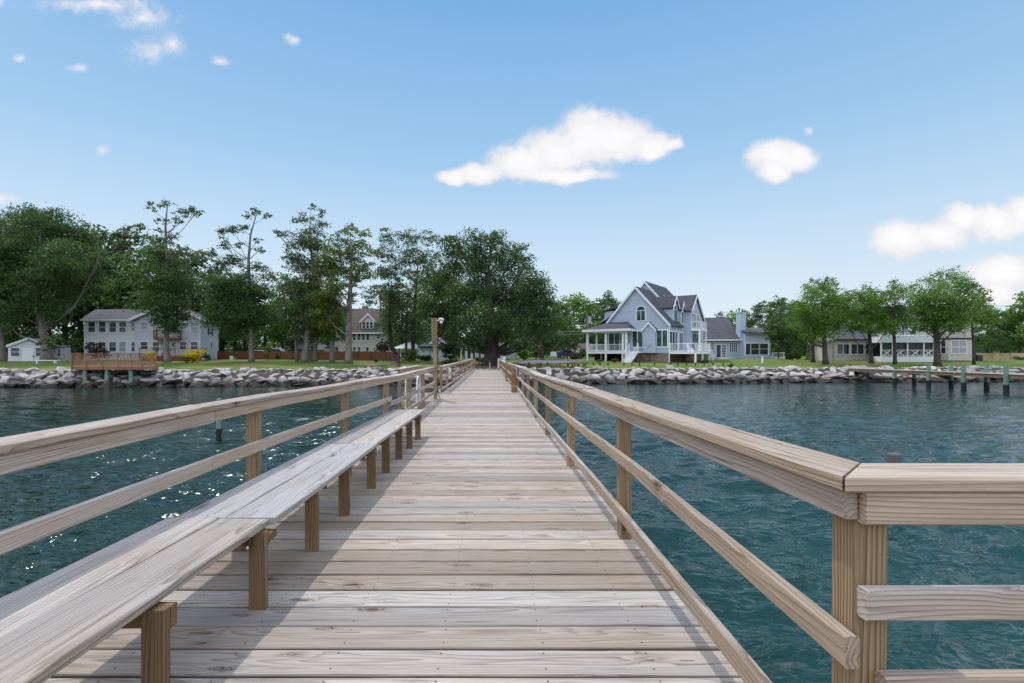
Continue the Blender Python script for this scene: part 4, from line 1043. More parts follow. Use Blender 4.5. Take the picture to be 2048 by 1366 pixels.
# terrace along the gable
td = thing('house_terrace', 'low brown timber terrace with railing along the front of the grey house', 'deck', (PA(360), Y0 - 3, gz))
g = G(LH); tz = gz + .75; t0, t1 = PA(296), PA(415); g.box(t0, t1, .42, 3.2, tz - .2, tz); g.build('floor', M['fence'], td)
for (p, q) in (((t0, 3.15, tz), (PA(330), 3.15, tz)), ((PA(345), 3.15, tz), (t1, 3.15, tz)), ((t1 - .05, .5, tz), (t1 - .05, 3.15, tz))):
    g = G(LH); rail(g, p, q, .95); g.build('railing', M['fence'], td)
g = G(LH); g.box(t0, PA(328), 3.21, 3.25, gz - .1, tz - .02); g.box(PA(352), t1, 3.21, 3.25, gz - .1, tz - .02); g.build('skirt', M['fence'], td)
stair(td, LH, PA(330), PA(345), 3.22, 4.4, gz, tz, 4, mat='fence')

# --- white shed ---------------------------------------------------------------------------
Y1 = 61.; k1 = Y1 / FPX; sa = lambda px: (px - PX0) * k1; szf = lambda py: CAMZ - (py - PY0) * k1
SH = lambda a, b, z: (a + .5 * b, Y1 - b, z); gzs = ground(-56, Y1) - .1
sh = thing('garden_shed', 'small white gabled shed with double door behind the leaning trunk', 'shed', (sa(56), Y1, gzs))
g = G(SH); s0, s1, sm = sa(16), sa(96), sa(56); g.box(s0, s1, -3.2, 0, gzs, szf(691)); g.prism([(s0, szf(691)), (s1, szf(691)), (sm, szf(677))], lambda x, z, d: (x, d, z), -3.2, 0); g.build('wall', M['shedsiding'], sh)
gable(sh, SH, s0, s1, -3.2, 0, szf(691), szf(677), None, M['roofgrey'], over=.15, th=.1, rake=.15)
win(sh, SH, sa(22), sa(39), szf(712), szf(696), 0, 'glass'); win(sh, SH, sa(72), sa(89), szf(712), szf(696), 0, 'glass')
g = G(SH); g.box(sa(45), sa(67), -.02, .05, gzs + .1, szf(696)); dr = g.build('door', M['white'], sh)
g = G(SH); g.box(sa(65), sa(69), .05, .12, szf(713), szf(711.5)); g.build('hinge', M['black'], dr)
s2 = thing('annex_shed', 'narrow grey lean-to shed just right of the leaning trunk', 'shed', (sa(112), Y1 + 2, gzs))
g = G(SH); g.box(sa(100), sa(118), -4, -1.6, gzs, szf(694)); g.build('wall', M['greysiding'], s2); g = G(SH); g.slab([(sa(99), -1.4, szf(693)), (sa(119.5), -1.4, szf(693)), (sa(119.5), -4.2, szf(690)), (sa(99), -4.2, szf(690))], .1); g.build('roof', M['roofgrey'], s2)
win(s2, SH, sa(106), sa(111), szf(712), szf(698), -1.6, 'glass')

# --- orange deck over the rocks -------------------------------------------------------------
Y2 = 42.2; k2 = Y2 / FPX; da = lambda px: (px - PX0) * k2; dzf = lambda py: CAMZ - (py - PY0) * k2
DK = lambda a, b, z: (a + .62 * b, Y2 - b, z)
d0, d1, fz = da(142), da(313), dzf(732.5)
od = thing('overlook_deck', 'orange stained deck on green piles jutting over the left riprap', 'deck', (da(225), Y2, WZ))
mb = G(DK); mb.box(d0, d1, -2.6, 0, fz - .06, fz); mb.build('floor', M['orangewood'] if 'orangewood' in M else M['orangewood'], od)
g = G(DK); g.box(d0, d1, .002, .06, fz - .30, fz - .005); g.box(d0, d0 + .06, -2.6, -.001, fz - .30, fz - .062); g.box(d1 - .06, d1, -2.6, -.001, fz - .30, fz - .062); g.build('rim_beam', M['orangewood'], od)
posts = [d0 + .05] + [da(p) for p in (172, 205, 236, 262, 284)] + [d1 - .05]
for a in posts:
    g = G(DK); g.box(a - .06, a + .06, -.02, .10, fz - .3, dzf(707)); g.build('rail_post', M['orangewood'], od)
for i, (p, q) in enumerate(zip(posts, posts[1:])):
    g = G(DK); z0, z1 = fz + .10, dzf(708.5); a0, a1 = p + .07, q - .07
    g.box(p + .061, q - .061, -.02, .03, z0 - .05, z0); g.box(p + .061, q - .061, -.02, .03, z1 - .05, z1)
    cx = (a0 + a1) / 2 + (.0, .5, -.4)[i % 3] * (a1 - a0); nfan = int((a1 - a0) / .088)     # slats fanned like a sunburst
    for j in range(nfan):
        xb = a0 + (a1 - a0) * (j + .5) / nfan; dx_ = (xb - cx) * .62; f = 1.
        if xb + dx_ > a1 - .04: f = (a1 - .04 - xb) / dx_
        if xb + dx_ < a0 + .04: f = (a0 + .04 - xb) / dx_
        f = max(.05, min(1., f)); xt, zt_ = xb + dx_ * f, z0 + (z1 - .05 - z0) * f; yy = .004 * (j % 3)
        g.hexa([(xb - .033, -.012 - yy, z0), (xb + .033, -.012 - yy, z0), (xb + .033, .012 - yy, z0), (xb - .033, .012 - yy, z0), (xt - .036, -.012 - yy, zt_), (xt + .036, -.012 - yy, zt_), (xt + .036, .012 - yy, zt_), (xt - .036, .012 - yy, zt_)])
    g.build('rail_panel', M['orangewood'], od)
g = G(DK); g.box(d0 - .06, d1 + .06, -.06, .13, dzf(707), dzf(707) + .045); g.box(d0 - .06, d0 + .12, -2.6, -.061, dzf(707), dzf(707) + .045); g.build('cap_rail', M['orangewood'], od)
g = G(DK); rail(g, (d0 + .05, -2.55, fz), (d0 + .05, -.1, fz), 1.0); g.build('side_rail', M['orangewood'], od)
for px, b_ in ((170, -.2), (214, -.2), (262, -.2), (197, -2.0), (245, -2.0), (285, -2.0)):
    g = G(DK); a = (px - PX0) / FPX * (Y2 - b_) - .62 * b_; g.bar((a, b_, -1.9), (a, b_, fz - .061), .17, .16, 10); g.build('pile', M['green_pile'], od)
g = G(DK)
rail(g, (d0 - .5, -4.4, fz + .1), (d0 + .2, -2.7, fz), 1., 6)
for k in range(4): g.box(d0 - .2, d0 + 1.2, -3.0 - .35 * k, -2.65 - .35 * k, fz - .05 - .1 * k, fz + .02 - .1 * k)
g.build('steps', M['orangewood'], od)

# --- cream three-storey house ------------------------------------------------------------
def flat(Y, dxb=0.):
    k = Y / FPX
    return (lambda a, b, z: (a + dxb * b, Y - b, z)), (lambda px: (px - PX0) * k), (lambda py: CAMZ - (py - PY0) * k)
F, fa, fz_ = flat(95, .2); gz3 = ground(-25, 95) - .3
ch = thing('cream_house', 'tall cream three storey house with brown roof and white gabled dormer', 'house', (fa(726), 95, gz3))
c0, c1 = fa(676), fa(777); g = G(F); g.box(c0, c1, -9, 0, gz3, fz_(665)); g.prism([(-9, fz_(665)), (0, fz_(665)), (-4.5, fz_(618))], lambda y, z, d: (d, y, z), c0, c1); g.build('wall', M['cream'], ch)
g = G(F); ez3, pz3 = fz_(665), fz_(618) + .5
g.slab([(c0 - .4, .5, ez3), (c1 + .4, .5, ez3), (c1 + .4, -4.5, pz3), (c0 - .4, -4.5, pz3)], .2); g.slab([(c0 - .4, -4.5, pz3), (c1 + .4, -4.5, pz3), (c1 + .4, -9.5, ez3), (c0 - .4, -9.5, ez3)], .2); rf = g.build('roof', M['roofbrown'], ch)
g = G(F); g.box(c0 - .4, c1 + .4, .51, .62, ez3 - .28, ez3 + .02); g.build('fascia', M['trim'], rf)
e0, e1 = fa(722), fa(749)
g = G(F); g.box(e0, e1, -4, -.4, fz_(660), fz_(641)); g.prism([(e0, fz_(641)), (e1, fz_(641)), ((e0 + e1) / 2, fz_(628))], lambda x, z, d: (x, d, z), -4, -.4); dm = g.build('dormer', M['cream'], ch)
gable(dm, F, e0, e1, -4, -.4, fz_(641), fz_(628), None, M['roofbrown'], over=.35, rake=.35)
for x0 in (725, 732.3, 739.6): win(dm, F, fa(x0), fa(x0 + 5.4), fz_(656), fz_(644), -.4, 'glass', rows=2)
for (x0, x1, y0, y1) in [(706, 711.5, 668, 680), (715, 720.5, 668, 680), (724, 729.5, 668, 680), (733, 738, 668, 680), (754, 759, 670, 677), (706, 711.5, 694, 709), (715.5, 721, 694, 709), (732, 737.5, 694, 709), (748, 751, 695, 703), (683, 688, 668, 680)]:
    win(ch, F, fa(x0), fa(x1), fz_(y1), fz_(y0), 0, 'glass', rows=2, w=.12)

F, fa, fz_ = flat(98); gz4 = ground(-32, 98) - .3
wc = thing('white_cottage', 'small white cottage with a blue door behind the tree trunks', 'house', (fa(668), 98, gz4))
g = G(F); g.box(fa(650), fa(690), -6, 0, gz4, fz_(694)); g.build('wall', M['white'], wc)
g = G(F); g.slab([(fa(649), .4, fz_(694)), (fa(691), .4, fz_(694)), (fa(691), -3, fz_(684)), (fa(649), -3, fz_(684))], .15); g.slab([(fa(649), -3, fz_(684)), (fa(691), -3, fz_(684)), (fa(691), -6.4, fz_(694)), (fa(649), -6.4, fz_(694))], .15); g.build('roof', M['roofgrey'], wc)
g = G(F); g.box(fa(673), fa(680), -.01, .06, gz4 + .3, fz_(697)); g.build('door', plain('blue_door', (.05, .11, .28), .4), wc)
stair(wc, F, fa(670), fa(683), .1, 1.6, gz4, gz4 + .8, 4)
F, fa, fz_ = flat(104); gz5 = ground(-40, 104) - .3
gg = thing('grey_garage', 'low grey garage with a long dark roof left of the white cottage', 'garage', (fa(610), 104, gz5))
g = G(F); g.box(fa(578), fa(648), -8, 0, gz5, fz_(699)); g.prism([(-8, fz_(699)), (0, fz_(699)), (-4, fz_(688))], lambda y, z, d: (d, y, z), fa(578), fa(578) + .2); g.build('wall', M['greysiding'], gg)
g = G(F); g.slab([(fa(576), .4, fz_(699.5)), (fa(650), .4, fz_(699.5)), (fa(650), -4, fz_(685)), (fa(576), -4, fz_(685))], .15); g.slab([(fa(576), -4, fz_(685)), (fa(650), -4, fz_(685)), (fa(650), -8.4, fz_(699)), (fa(576), -8.4, fz_(699))], .15); g.build('roof', M['roofgrey'], gg)
g = G(F); g.box(fa(615), fa(630), -.01, .05, gz5, fz_(703)); g.build('door', M['white'], gg); win(gg, F, fa(634), fa(640), fz_(710), fz_(703), 0, 'glass')

# --- low pale blue houses by the oak ------------------------------------------------------
F, fa, fz_ = flat(84); gz6 = ground(-15, 84) - .3
pc = thing('pale_cottage', 'low pale cottage with a white metal roof behind the clipped hedge', 'house', (fa(810), 84, gz6))
g = G(F); g.box(fa(786), fa(838), -7, 0, gz6, fz_(697)); g.build('wall', M['paleblue'], pc)
g = G(F); R0, R1 = fz_(697), fz_(684)
g.face((fa(783), .4, R0), (fa(840), .4, R0), (fa(822), -3.5, R1), (fa(806), -3.5, R1)); g.face((fa(783), -7.4, R0), (fa(783), .4, R0), (fa(806), -3.5, R1)); g.face((fa(840), .4, R0), (fa(840), -7.4, R0), (fa(822), -3.5, R1)); g.face((fa(840), -7.4, R0), (fa(783), -7.4, R0), (fa(806), -3.5, R1), (fa(822), -3.5, R1)); g.face((fa(783), .4, R0), (fa(783), -7.4, R0), (fa(840), -7.4, R0), (fa(840), .4, R0)); g.build('roof', M['roofpale'], pc)
for x0 in (794, 801, 812, 818): win(pc, F, fa(x0), fa(x0 + 4.5), fz_(706), fz_(700), 0, 'blind', rows=1)
F, fa, fz_ = flat(76); gz7 = ground(-9, 76) - .3
lb = thing('blue_bungalow', 'low pale blue bungalow with dark hipped roof behind the lamp post', 'house', (fa(870), 76, gz7))
g = G(F); g.box(fa(839), fa(900), -8, 0, gz7, fz_(693)); g.build('wall', M['paleblue'], lb)
g = G(F); g.slab([(fa(836), .5, fz_(693)), (fa(903), .5, fz_(693)), (fa(895), -4, fz_(680)), (fa(855), -4, fz_(680))], .2); g.slab([(fa(836), -8.5, fz_(693)), (fa(836), .5, fz_(693)), (fa(855), -4, fz_(680)), (fa(855), -4.1, fz_(680))], .2); rf = g.build('roof', M['roofdark'], lb)
g = G(F); g.box(fa(836), fa(903), .51, .62, fz_(694.6), fz_(692.5)); g.build('fascia', M['shutter'], rf)
g = G(F); g.prism([(fa(858), fz_(687)), (fa(890), fz_(687)), (fa(874), fz_(673))], lambda x, z, d: (x, d, z), -4, -1.6); gw = g.build('gable_wall', M['paleblue'], lb)
gable(gw, F, fa(858), fa(890), -4, -1.6, fz_(687), fz_(673), None, M['roofdark'], over=.3, rake=.2)
win(lb, F, fa(843), fa(850), fz_(705), fz_(697), 0, 'blind', rows=1); win(lb, F, fa(863), fa(868), fz_(705), fz_(698), 0, 'glass'); win(lb, F, fa(882), fa(889), fz_(705), fz_(698), 0, 'glass')
F, fa, fz_ = flat(72); gz8 = ground(-4, 72) - .3
sr = thing('sunroom_cottage', 'low white cottage with tall glazed doors left of the oak trunk', 'house', (fa(950), 72, gz8))
g = G(F); g.box(fa(930), fa(1008), -7, 0, gz8, fz_(693)); g.build('wall', M['paleblue'], sr)
g = G(F); g.slab([(fa(927), .5, fz_(693)), (fa(1011), .5, fz_(693)), (fa(1011), -3.5, fz_(682)), (fa(927), -3.5, fz_(682))], .2); g.slab([(fa(927), -3.5, fz_(682)), (fa(1011), -3.5, fz_(682)), (fa(1011), -7.5, fz_(693)), (fa(927), -7.5, fz_(693))], .2); g.build('roof', M['roofgrey'], sr)
for (x0, x1) in ((935.5, 941), (946, 950)): win(sr, F, fa(x0), fa(x1), gz8 + .5, fz_(697), 0, 'screen', rows=1, name='glass_door')
win(sr, F, fa(957), fa(962), gz8 + .5, fz_(701), 0, 'glass', rows=1, name='door'); win(sr, F, fa(968), fa(976), fz_(704.5), fz_(698), 0, 'glass', cols=2, rows=1)
pg = thing('pergola', 'white pergola carrying a bright green vine by the sunroom cottage', 'pergola', (fa(935), 70.5, gz8))
g = G(F)
for x in (923.5, 933.5, 944.5, 952): g.box(fa(x) - .06, fa(x) + .06, 1.4, 1.52, gz8, fz_(690))
g.build('post', M['white'], pg)
g = G(F); g.box(fa(922), fa(954), 1.36, 1.56, fz_(690), fz_(687.5))
for k in range(9): a = fa(923) + (fa(953) - fa(923)) * k / 8; g.box(a - .04, a + .04, .1, 1.9, fz_(687.5) + .002, fz_(685.8))
g.build('beam', M['white'], pg)
vr = np.random.default_rng(8); q = [F(fa(x), 1.2, fz_(y)) for x, y in ((914, 684), (921, 682), (928, 686), (936, 684), (943, 688), (949, 690), (940, 694))]
crown(pg, [(a, b_, z, .55, .35) for a, b_, z in q], M['lf_bright'], vr, 1.5, .2, 'vine')
F, fa, fz_ = flat(80); gz9 = ground(3, 80) - .3
ga = thing('blue_garage', 'small pale blue garage with four dark square door lights right of the oak', 'garage', (fa(1022), 80, gz9))
g = G(F); g.box(fa(1011.5), fa(1034), -6, 0, gz9, fz_(701)); g.prism([(fa(1011.5), fz_(701)), (fa(1034), fz_(701)), (fa(1023), fz_(695))], lambda x, z, d: (x, d, z), -6, 0); g.build('wall', M['paleblue'], ga)
gable(ga, F, fa(1011.5), fa(1034), -6, 0, fz_(701), fz_(695), None, M['roofgrey'], over=.25, rake=.2, th=.12)
g = G(F); g.box(fa(1014), fa(1029), -.01, .05, gz9, fz_(702.5)); dr = g.build('garage_door', M['white'], ga)
for x in (1015.7, 1019.2, 1022.7, 1026): 
    g = G(F); g.box(fa(x), fa(x + 2), .05, .07, fz_(707), fz_(704)); g.build('light', M['glass'], dr)

# --- brick-chimney cottage left of the utility pole -----------------------------------------
F, fa, fz_ = flat(92, -.2); gz10 = ground(14, 92) - .3
bc = thing('chimney_cottage', 'small white cottage with rust brown roof and brick chimney left of the utility pole', 'house', (fa(1150), 92, gz10))
g = G(F); g.box(fa(1133), fa(1158), -10, 0, gz10, fz_(698)); g.prism([(fa(1133), fz_(698)), (fa(1158), fz_(698)), (fa(1146), fz_(686))], lambda x, z, d: (x, d, z), -10, 0); g.build('wall', M['white'], bc)
gable(bc, F, fa(1133), fa(1158), -10, 0, fz_(698), fz_(686), None, M['roofbrown'], over=.2, rake=.2)
g = G(F); g.slab([(fa(1150), -.6, fz_(698)), (fa(1186), -.6, fz_(698)), (fa(1186), -5, fz_(685.5)), (fa(1150), -5, fz_(685.5))], .2); g.build('roof', M['roofbrown'], bc)
g = G(F); g.box(fa(1146.5), fa(1152), .002, .5, gz10, fz_(682)); g.box(fa(1146.2), fa(1152.4), -.02, .53, fz_(682) + .002, fz_(681)); g.build('chimney', M['brick'], bc)
win(bc, F, fa(1139), fa(1142), fz_(709), fz_(700), 0, 'glass')

# --- the big blue gabled house -----------------------------------------------------------
O = (22.1, 62.0); U = (.62, .785); V = (.785, -.62)
BH = frame(O, U, V)                                     # a = along the water side (going away), b = out of the water side
GE = lambda a, b, z: BH(-b, a, z)                        # gable end: a along V (0 = near corner), b outwards (-U)
gzb = .35
bh = thing('blue_house', 'large blue grey gabled house with brick base, white porch and dark roofs', 'house', (O[0], O[1], gzb))
WID, EZ, PZB = 8.64, 5.38, 10.28
zs = 1.64
g = G(GE)
g.box(-WID, 0, -12.5, 0, zs, EZ); g.prism([(-WID, EZ), (0, EZ), (-WID / 2, PZB)], lambda x, z, d: (x, d, z), -12.5, 0); g.build('wall', M['bluesiding'], bh)
g = G(GE); g.box(-WID + .05, -.05, -12.4, -.04, gzb - .2, zs); g.build('brick_base', M['brick'], bh)
mr_ = gable(bh, GE, -WID, 0, -5, 0, EZ, PZB, None, M['roofdark'], over=.32, rake=.25)
# taller gable behind
gable(bh, GE, -WID + .2, -1.0, -13, -4.6, 7.2, 11.55, None, M['roofdark'], over=.3, rake=.15, am=-4.85)
g = G(GE); g.box(-WID + .2, -1.0, -12.8, -4.61, EZ, 7.2); g.prism([(-WID + .2, 7.2), (-1.0, 7.2), (-4.85, 11.5)], lambda x, z, d: (x, d, z), -12.8, -4.61); g.build('wall', M['bluesiding'], bh)
for k in (0, 1, 2):   # skylights on the tall roof
    a = 6.6 + k * 1.5; g = G(BH); g.slab([(a, -2.05, 8.65), (a + .8, -2.05, 8.65), (a + .8, -3.1, 9.83), (a, -3.1, 9.83)], .10); g.build('skylight', M['glass'], bh)
g = G(BH); g.bar((5.6, -1.8, 8.0), (5.6, -1.8, 9.5), .16, n=8); g.build('vent_pipe', M['steel'], bh)
# dormer on the water side
def wing(a0, a1, b0, b1, z0, ez, pz, mat='bluesiding', nm='wing', over=.22):
    g = G(BH); g.box(a0, a1, b0, b1, z0, ez); g.prism([(a0, ez), (a1, ez), ((a0 + a1) / 2, pz)], lambda x, z, d: (x, d, z), b0, b1)
    o = g.build(nm, M[mat], bh); gable(o, BH, a0, a1, b0, b1, ez, pz, None, M['roofdark'], over=over, rake=.2, th=.13); return o
dm = wing(2.5, 4.7, -3.6, -.35, 5.2, 7.75, 9.1, nm='dormer')
wing(4.75, 6.2, -3.2, .003, zs, 7.3, 8.4, over=.05)
w1 = wing(6.05, 10.5, -4.2, .95, zs, 7.45, 9.6)
w2 = wing(10.5, 13.4, -4.2, .35, zs, 7.1, 8.7)
w3 = wing(13.4, 16.5, -5, -.3, zs, 6.6, 8.3)
g = G(BH); g.box(6.1, 16.4, -4, .2, gzb - .2, zs - .002); g.build('brick_base', M['brick'], bh)
# arched windows
def arch(root, F, a0, a1, z0, z1, b):
    am, r = (a0 + a1) / 2, (a1 - a0) / 2; P = [(a0, z0), (a1, z0)] + [(am + r * math.cos(t_), z1 - r + r * math.sin(t_)) for t_ in np.linspace(0, math.pi, 9)]
    Q = [(am + (x - am) * 1.22, (z0 + z1) / 2 + (z - (z0 + z1) / 2) * 1.13) for x, z in P]
    g = G(F); g.prism(Q, lambda x, z, d: (x, d, z), b - .03, b + .05); o = g.build('arched_window', M['white'], root)
    g = G(F)
    for s in (0, 1):
        x0, x1 = (a0, am - .04) if s == 0 else (am + .04, a1); g.box(x0, x1, b + .03, b + .065, z0, z1 - r - .06)
    g.prism([(am + r * math.cos(t_), z1 - r + .03 + (r - .03) * math.sin(t_)) for t_ in np.linspace(0, math.pi, 9)], lambda x, z, d: (x, d, z), b + .03, b + .065); g.build('pane', M['greenglass'], o)
arch(bh, GE, -4.15, -3.05, 5.9, 7.75, 0)
arch(dm, BH, 3.05, 4.2, 5.75, 7.95, -.35)
for (a0, a1, c_) in ((-1.5, -.18, 2), (-4.75, -3.4, 2)): win(bh, GE, a0, a1, 2.45, 4.5, 0, 'greenglass', cols=c_, rows=1, w=.14, tr='white')
win(bh, GE, -8.1, -5.75, 1.95, 4.3, 0, 'greenglass', cols=3, rows=1, w=.12, name='patio_door', tr='white')
g = G(GE); g.box(-3.2, -1.54, .002, .5, zs + .002, 4.65); g.prism([(-3.2, 4.65), (-1.54, 4.65), (-2.37, 5.55)], lambda x, z, d: (x, d, z), .002, .5); bo = g.build('chimney_bay', M['bluesiding'], bh)
gable(bo, GE, -3.2, -1.54, .1, .5, 4.65, 5.55, None, M['roofdark'], over=.15, rake=.12, th=.1)
g = G(GE); g.box(-2.5, -2.2, .5, .62, 2.5, 2.85); g.build('vent', M['steel'], bo)
for (a0, a1) in ((.3, 1.2), (1.35, 2.25), (2.4, 3.3), (4.1, 5.6)): win(bh, BH, a0, a1, 1.95, 4.35, .0 if a0 < 4 else .004, 'glass', rows=1, cols=2 if a0 > 4 else 1, w=.1, name='patio_door', tr='white')
win(bh, BH, 5.0, 5.8, 5.6, 7.2, .004, 'greenglass', rows=1, w=.1, tr='white')
win(w1, BH, 6.5, 9.3, 1.95, 4.3, .95, 'greenglass', cols=3, rows=1, name='patio_door', tr='white'); win(w1, BH, 6.4, 8.2, 5.0, 7.0, .95, 'glass', cols=3, rows=1, name='balcony_door', tr='white'); win(w1, BH, 8.7, 9.6, 5.2, 7.0, .95, 'glass', tr='white')
win(w2, BH, 11.0, 12.8, 5.2, 6.7, .35, 'glass', cols=2, tr='white'); win(w2, BH, 11.0, 12.8, 2.2, 4.1, .35, 'glass', cols=2, tr='white'); win(w3, BH, 14.2, 15.6, 5., 6.4, -.3, 'glass', tr='white')
g = G(BH); g.box(-.05, .06, .012, .12, gzb, EZ - .2); g.build('downpipe', M['white'], bh)
# left lean-to roof, side dormer
g = G(GE); g.slab([(-WID - 2.6, .1, 4.7), (-WID + 1.2, .1, 6.9), (-WID + 1.2, -9, 6.9), (-WID - 2.6, -9, 4.7)], .16); g.build('side_roof', M['roofdark'], bh)
g = G(GE); g.box(-WID - .9, -WID + 1.6, -4.2, -1.6, 5.6, 7.5); sdm = g.build('side_dormer', M['bluesiding'], bh)
g = G(GE); g.slab([(-WID - 1.2, -1.4, 7.55), (-WID + 2.6, -1.4, 8.4), (-WID + 2.6, -4.4, 8.4), (-WID - 1.2, -4.4, 7.55)], .14); g.build('roof', M['roofdark'], sdm)
# porch
P0, P1, PB, PF = -10.3, -4.55, 2.4, 1.84
po = thing('porch', 'white columned porch with hip roof on the left end of the blue house', 'porch', GE(-7, 1.2, gzb))
g = G(GE); g.box(P0, P1, .02, PB, PF - .3, PF); g.box(P0, -WID - .05, -7, .019, PF - .3, PF); g.build('floor', M['white'], po)
g = G(GE)
g.slab([(P0 - .35, PB + .35, 4.75), (P1 + .35, PB + .35, 4.75), (P1 - .9, .01, 5.8), (P0 + 1.9, .01, 5.8)][::-1], .14)
g.slab([(P1 + .35, PB + .35, 4.75), (P1 + .35, .01, 4.75), (P1 - .9, .01, 5.8), (P1 - .9, .02, 5.8)], .14)
g.slab([(P0 - .35, -7, 4.75), (P0 - .35, PB + .35, 4.75), (P0 + 1.9, .01, 5.8), (P0 + 1.9, -7, 5.8)], .14); prf = g.build('roof', M['roofdark'], po)
g = G(GE); g.box(P0 - .38, P1 + .38, PB + .352, PB + .46, 4.45, 4.76); g.box(P0 - .46, P0 - .352, -7, PB + .35, 4.45, 4.76); g.box(P1 + .352, P1 + .44, .02, PB + .35, 4.45, 4.76); g.build('fascia', M['white'], prf)
g = G(GE); g.box(P0, P1, .03, PB, 4.4, 4.44); g.build('ceiling', M['trim'], prf)
for a, b_ in ((P0 + .12, PB - .12), (-7.5, PB - .12), (P1 - .12, PB - .12), (P1 - .55, PB - .12), (P0 + .12, -.5), (P0 + .12, -3.5), (P0 + .12, -6.5)):
    g = G(GE); g.box(a - .12, a + .12, b_ - .12, b_ + .12, PF, 4.4); g.box(a - .17, a + .17, b_ - .17, b_ + .17, PF + .001, PF + .2); g.build('column', M['white'], po)
for a, b_ in ((P0 + .12, PB - .12), (-7.5, PB - .12), (P1 - .12, PB - .12), (P0 + .12, -3.), (-9.1, .3), (-6, .3)):
    g = G(GE); g.box(a - .1, a + .1, b_ - .1, b_ + .1, gzb - .2, PF - .3); g.build('pier_post', M['white'], po)
for p, q in (((P0 + .12, PB - .12, PF), (-7.5, PB - .12, PF)), ((-7.5, PB - .12, PF), (P1 - .55, PB - .12, PF)), ((P0 + .12, -6.5, PF), (P0 + .12, PB - .12, PF))):
    g = G(GE); rail(g, p, q, .92); g.build('railing', M['white'], po)
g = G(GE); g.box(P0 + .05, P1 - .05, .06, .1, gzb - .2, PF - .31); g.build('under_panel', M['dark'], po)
g = G(GE); g.box(P1, -3.3, .52, 1.6, PF - .2, PF); g.build('landing', M['white'], po)
stair(po, GE, -4.5, -3.35, 1.62, 3.9, gzb + .1, PF, 7)
# deck
dk = thing('house_deck', 'white railed deck with steps on the water side of the blue house', 'deck', BH(3, 1.6, gzb))
g = G(BH); g.box(.1, 6.4, .02, 3.3, 1.5, 1.8); g.build('floor', M['white'], dk)
for p, q in (((.15, .1, 1.8), (.15, 3.25, 1.8)), ((.15, 3.25, 1.8), (3.2, 3.25, 1.8)), ((3.2, 3.25, 1.8), (6.35, 3.25, 1.8))):
    g = G(BH); rail(g, p, q, 1.0, n=14, post=.08); g.build('railing', M['white'], dk)
for a, b_ in ((.2, 3.2), (3.2, 3.2), (6.3, 3.2), (6.3, 1.0)):
    g = G(BH); g.box(a - .1, a + .1, b_ - .1, b_ + .1, gzb - .3, 1.5); g.build('post', M['white'], dk)
stair(dk, BH, 6.42, 8.5, 1.5, 3.2, gzb + .15, 1.8, 6, along='a')
bl = thing('balcony', 'small white railed balcony on two posts above the white deck', 'balcony', BH(7.6, 1.5, 4.87))
g = G(BH); g.box(6.05, 9.3, .97, 2.15, 4.62, 4.87); g.build('floor', M['white'], bl)
for p, q in (((6.1, 1.05, 4.87), (6.1, 2.1, 4.87)), ((6.1, 2.1, 4.87), (9.25, 2.1, 4.87)), ((9.25, 2.1, 4.87), (9.25, 1.05, 4.87))):
    g = G(BH); rail(g, p, q, 1.0); g.build('railing', M['white'], bl)
for a in (6.2, 9.1):
    g = G(BH); g.box(a - .12, a + .12, 1.93, 2.13, 1.801 if a < 6.4 else gzb - .3, 4.62); g.build('post', M['white'], bl)
# deck chairs
for i, (a, b_) in enumerate(((1.5, 2.2), (2.5, 2.0))):
    c_ = thing('garden_chair', ('white garden chair nearer the rail post on the white deck', 'white garden chair farther along the white deck')[i], 'chair', BH(a, b_, 1.8), 'white garden chairs on the house deck')
    g = G(BH); g.box(a - .28, a + .28, b_ - .25, b_ + .25, 2.2, 2.25); g.build('seat', M['white'], c_)
    g = G(BH); g.slab([(a - .28, b_ - .27, 2.25), (a + .28, b_ - .27, 2.25), (a + .28, b_ - .4, 2.8), (a - .28, b_ - .4, 2.8)], .05); g.build('backrest', M['white'], c_)
    for x, y in ((-.24, -.2), (.24, -.2), (-.24, .2), (.24, .2)):
        g = G(BH); g.box(a + x - .03, a + x + .03, b_ + y - .03, b_ + y + .03, 1.8, 2.2); g.build('leg', M['white'], c_)

# --- blue chimney wing and sunroom ---------------------------------------------------------
F, fa, fz_ = flat(85); gzc = ground(41, 85) - .3
cw = thing('chimney_house', 'low blue grey house with tall blue chimney and broad slate roof', 'house', (fa(1450), 85, gzc))
x0, x1 = fa(1405), fa(1479)
g = G(F); g.box(x0, x1, -9, 0, gzc, fz_(679.5)); g.build('wall', M['bluesiding'], cw)
g = G(F); g.slab([(x0 - .2, .45, fz_(679.5)), (x1 + .2, .45, fz_(679.5)), (x1 + .2, -5, fz_(636) + .45), (x0 - .2, -5, fz_(636) + .45)], .2); g.slab([(x0 - .2, -5, fz_(636) + .45), (x1 + .2, -5, fz_(636) + .45), (x1 + .2, -9.5, fz_(679)), (x0 - .2, -9.5, fz_(679))], .2); rf = g.build('roof', M['roofgrey'], cw)
g = G(F); g.box(x0 - .2, x1 + .2, .452, .55, fz_(681.5), fz_(679)); g.build('gutter', M['white'], rf)
g = G(F); g.box(fa(1478.5), fa(1490.5), -1.2, .3, gzc, fz_(627)); g.box(fa(1478), fa(1491), -1.25, .35, fz_(627) + .002, fz_(625.3)); g.build('chimney', M['bluesiding'], cw)
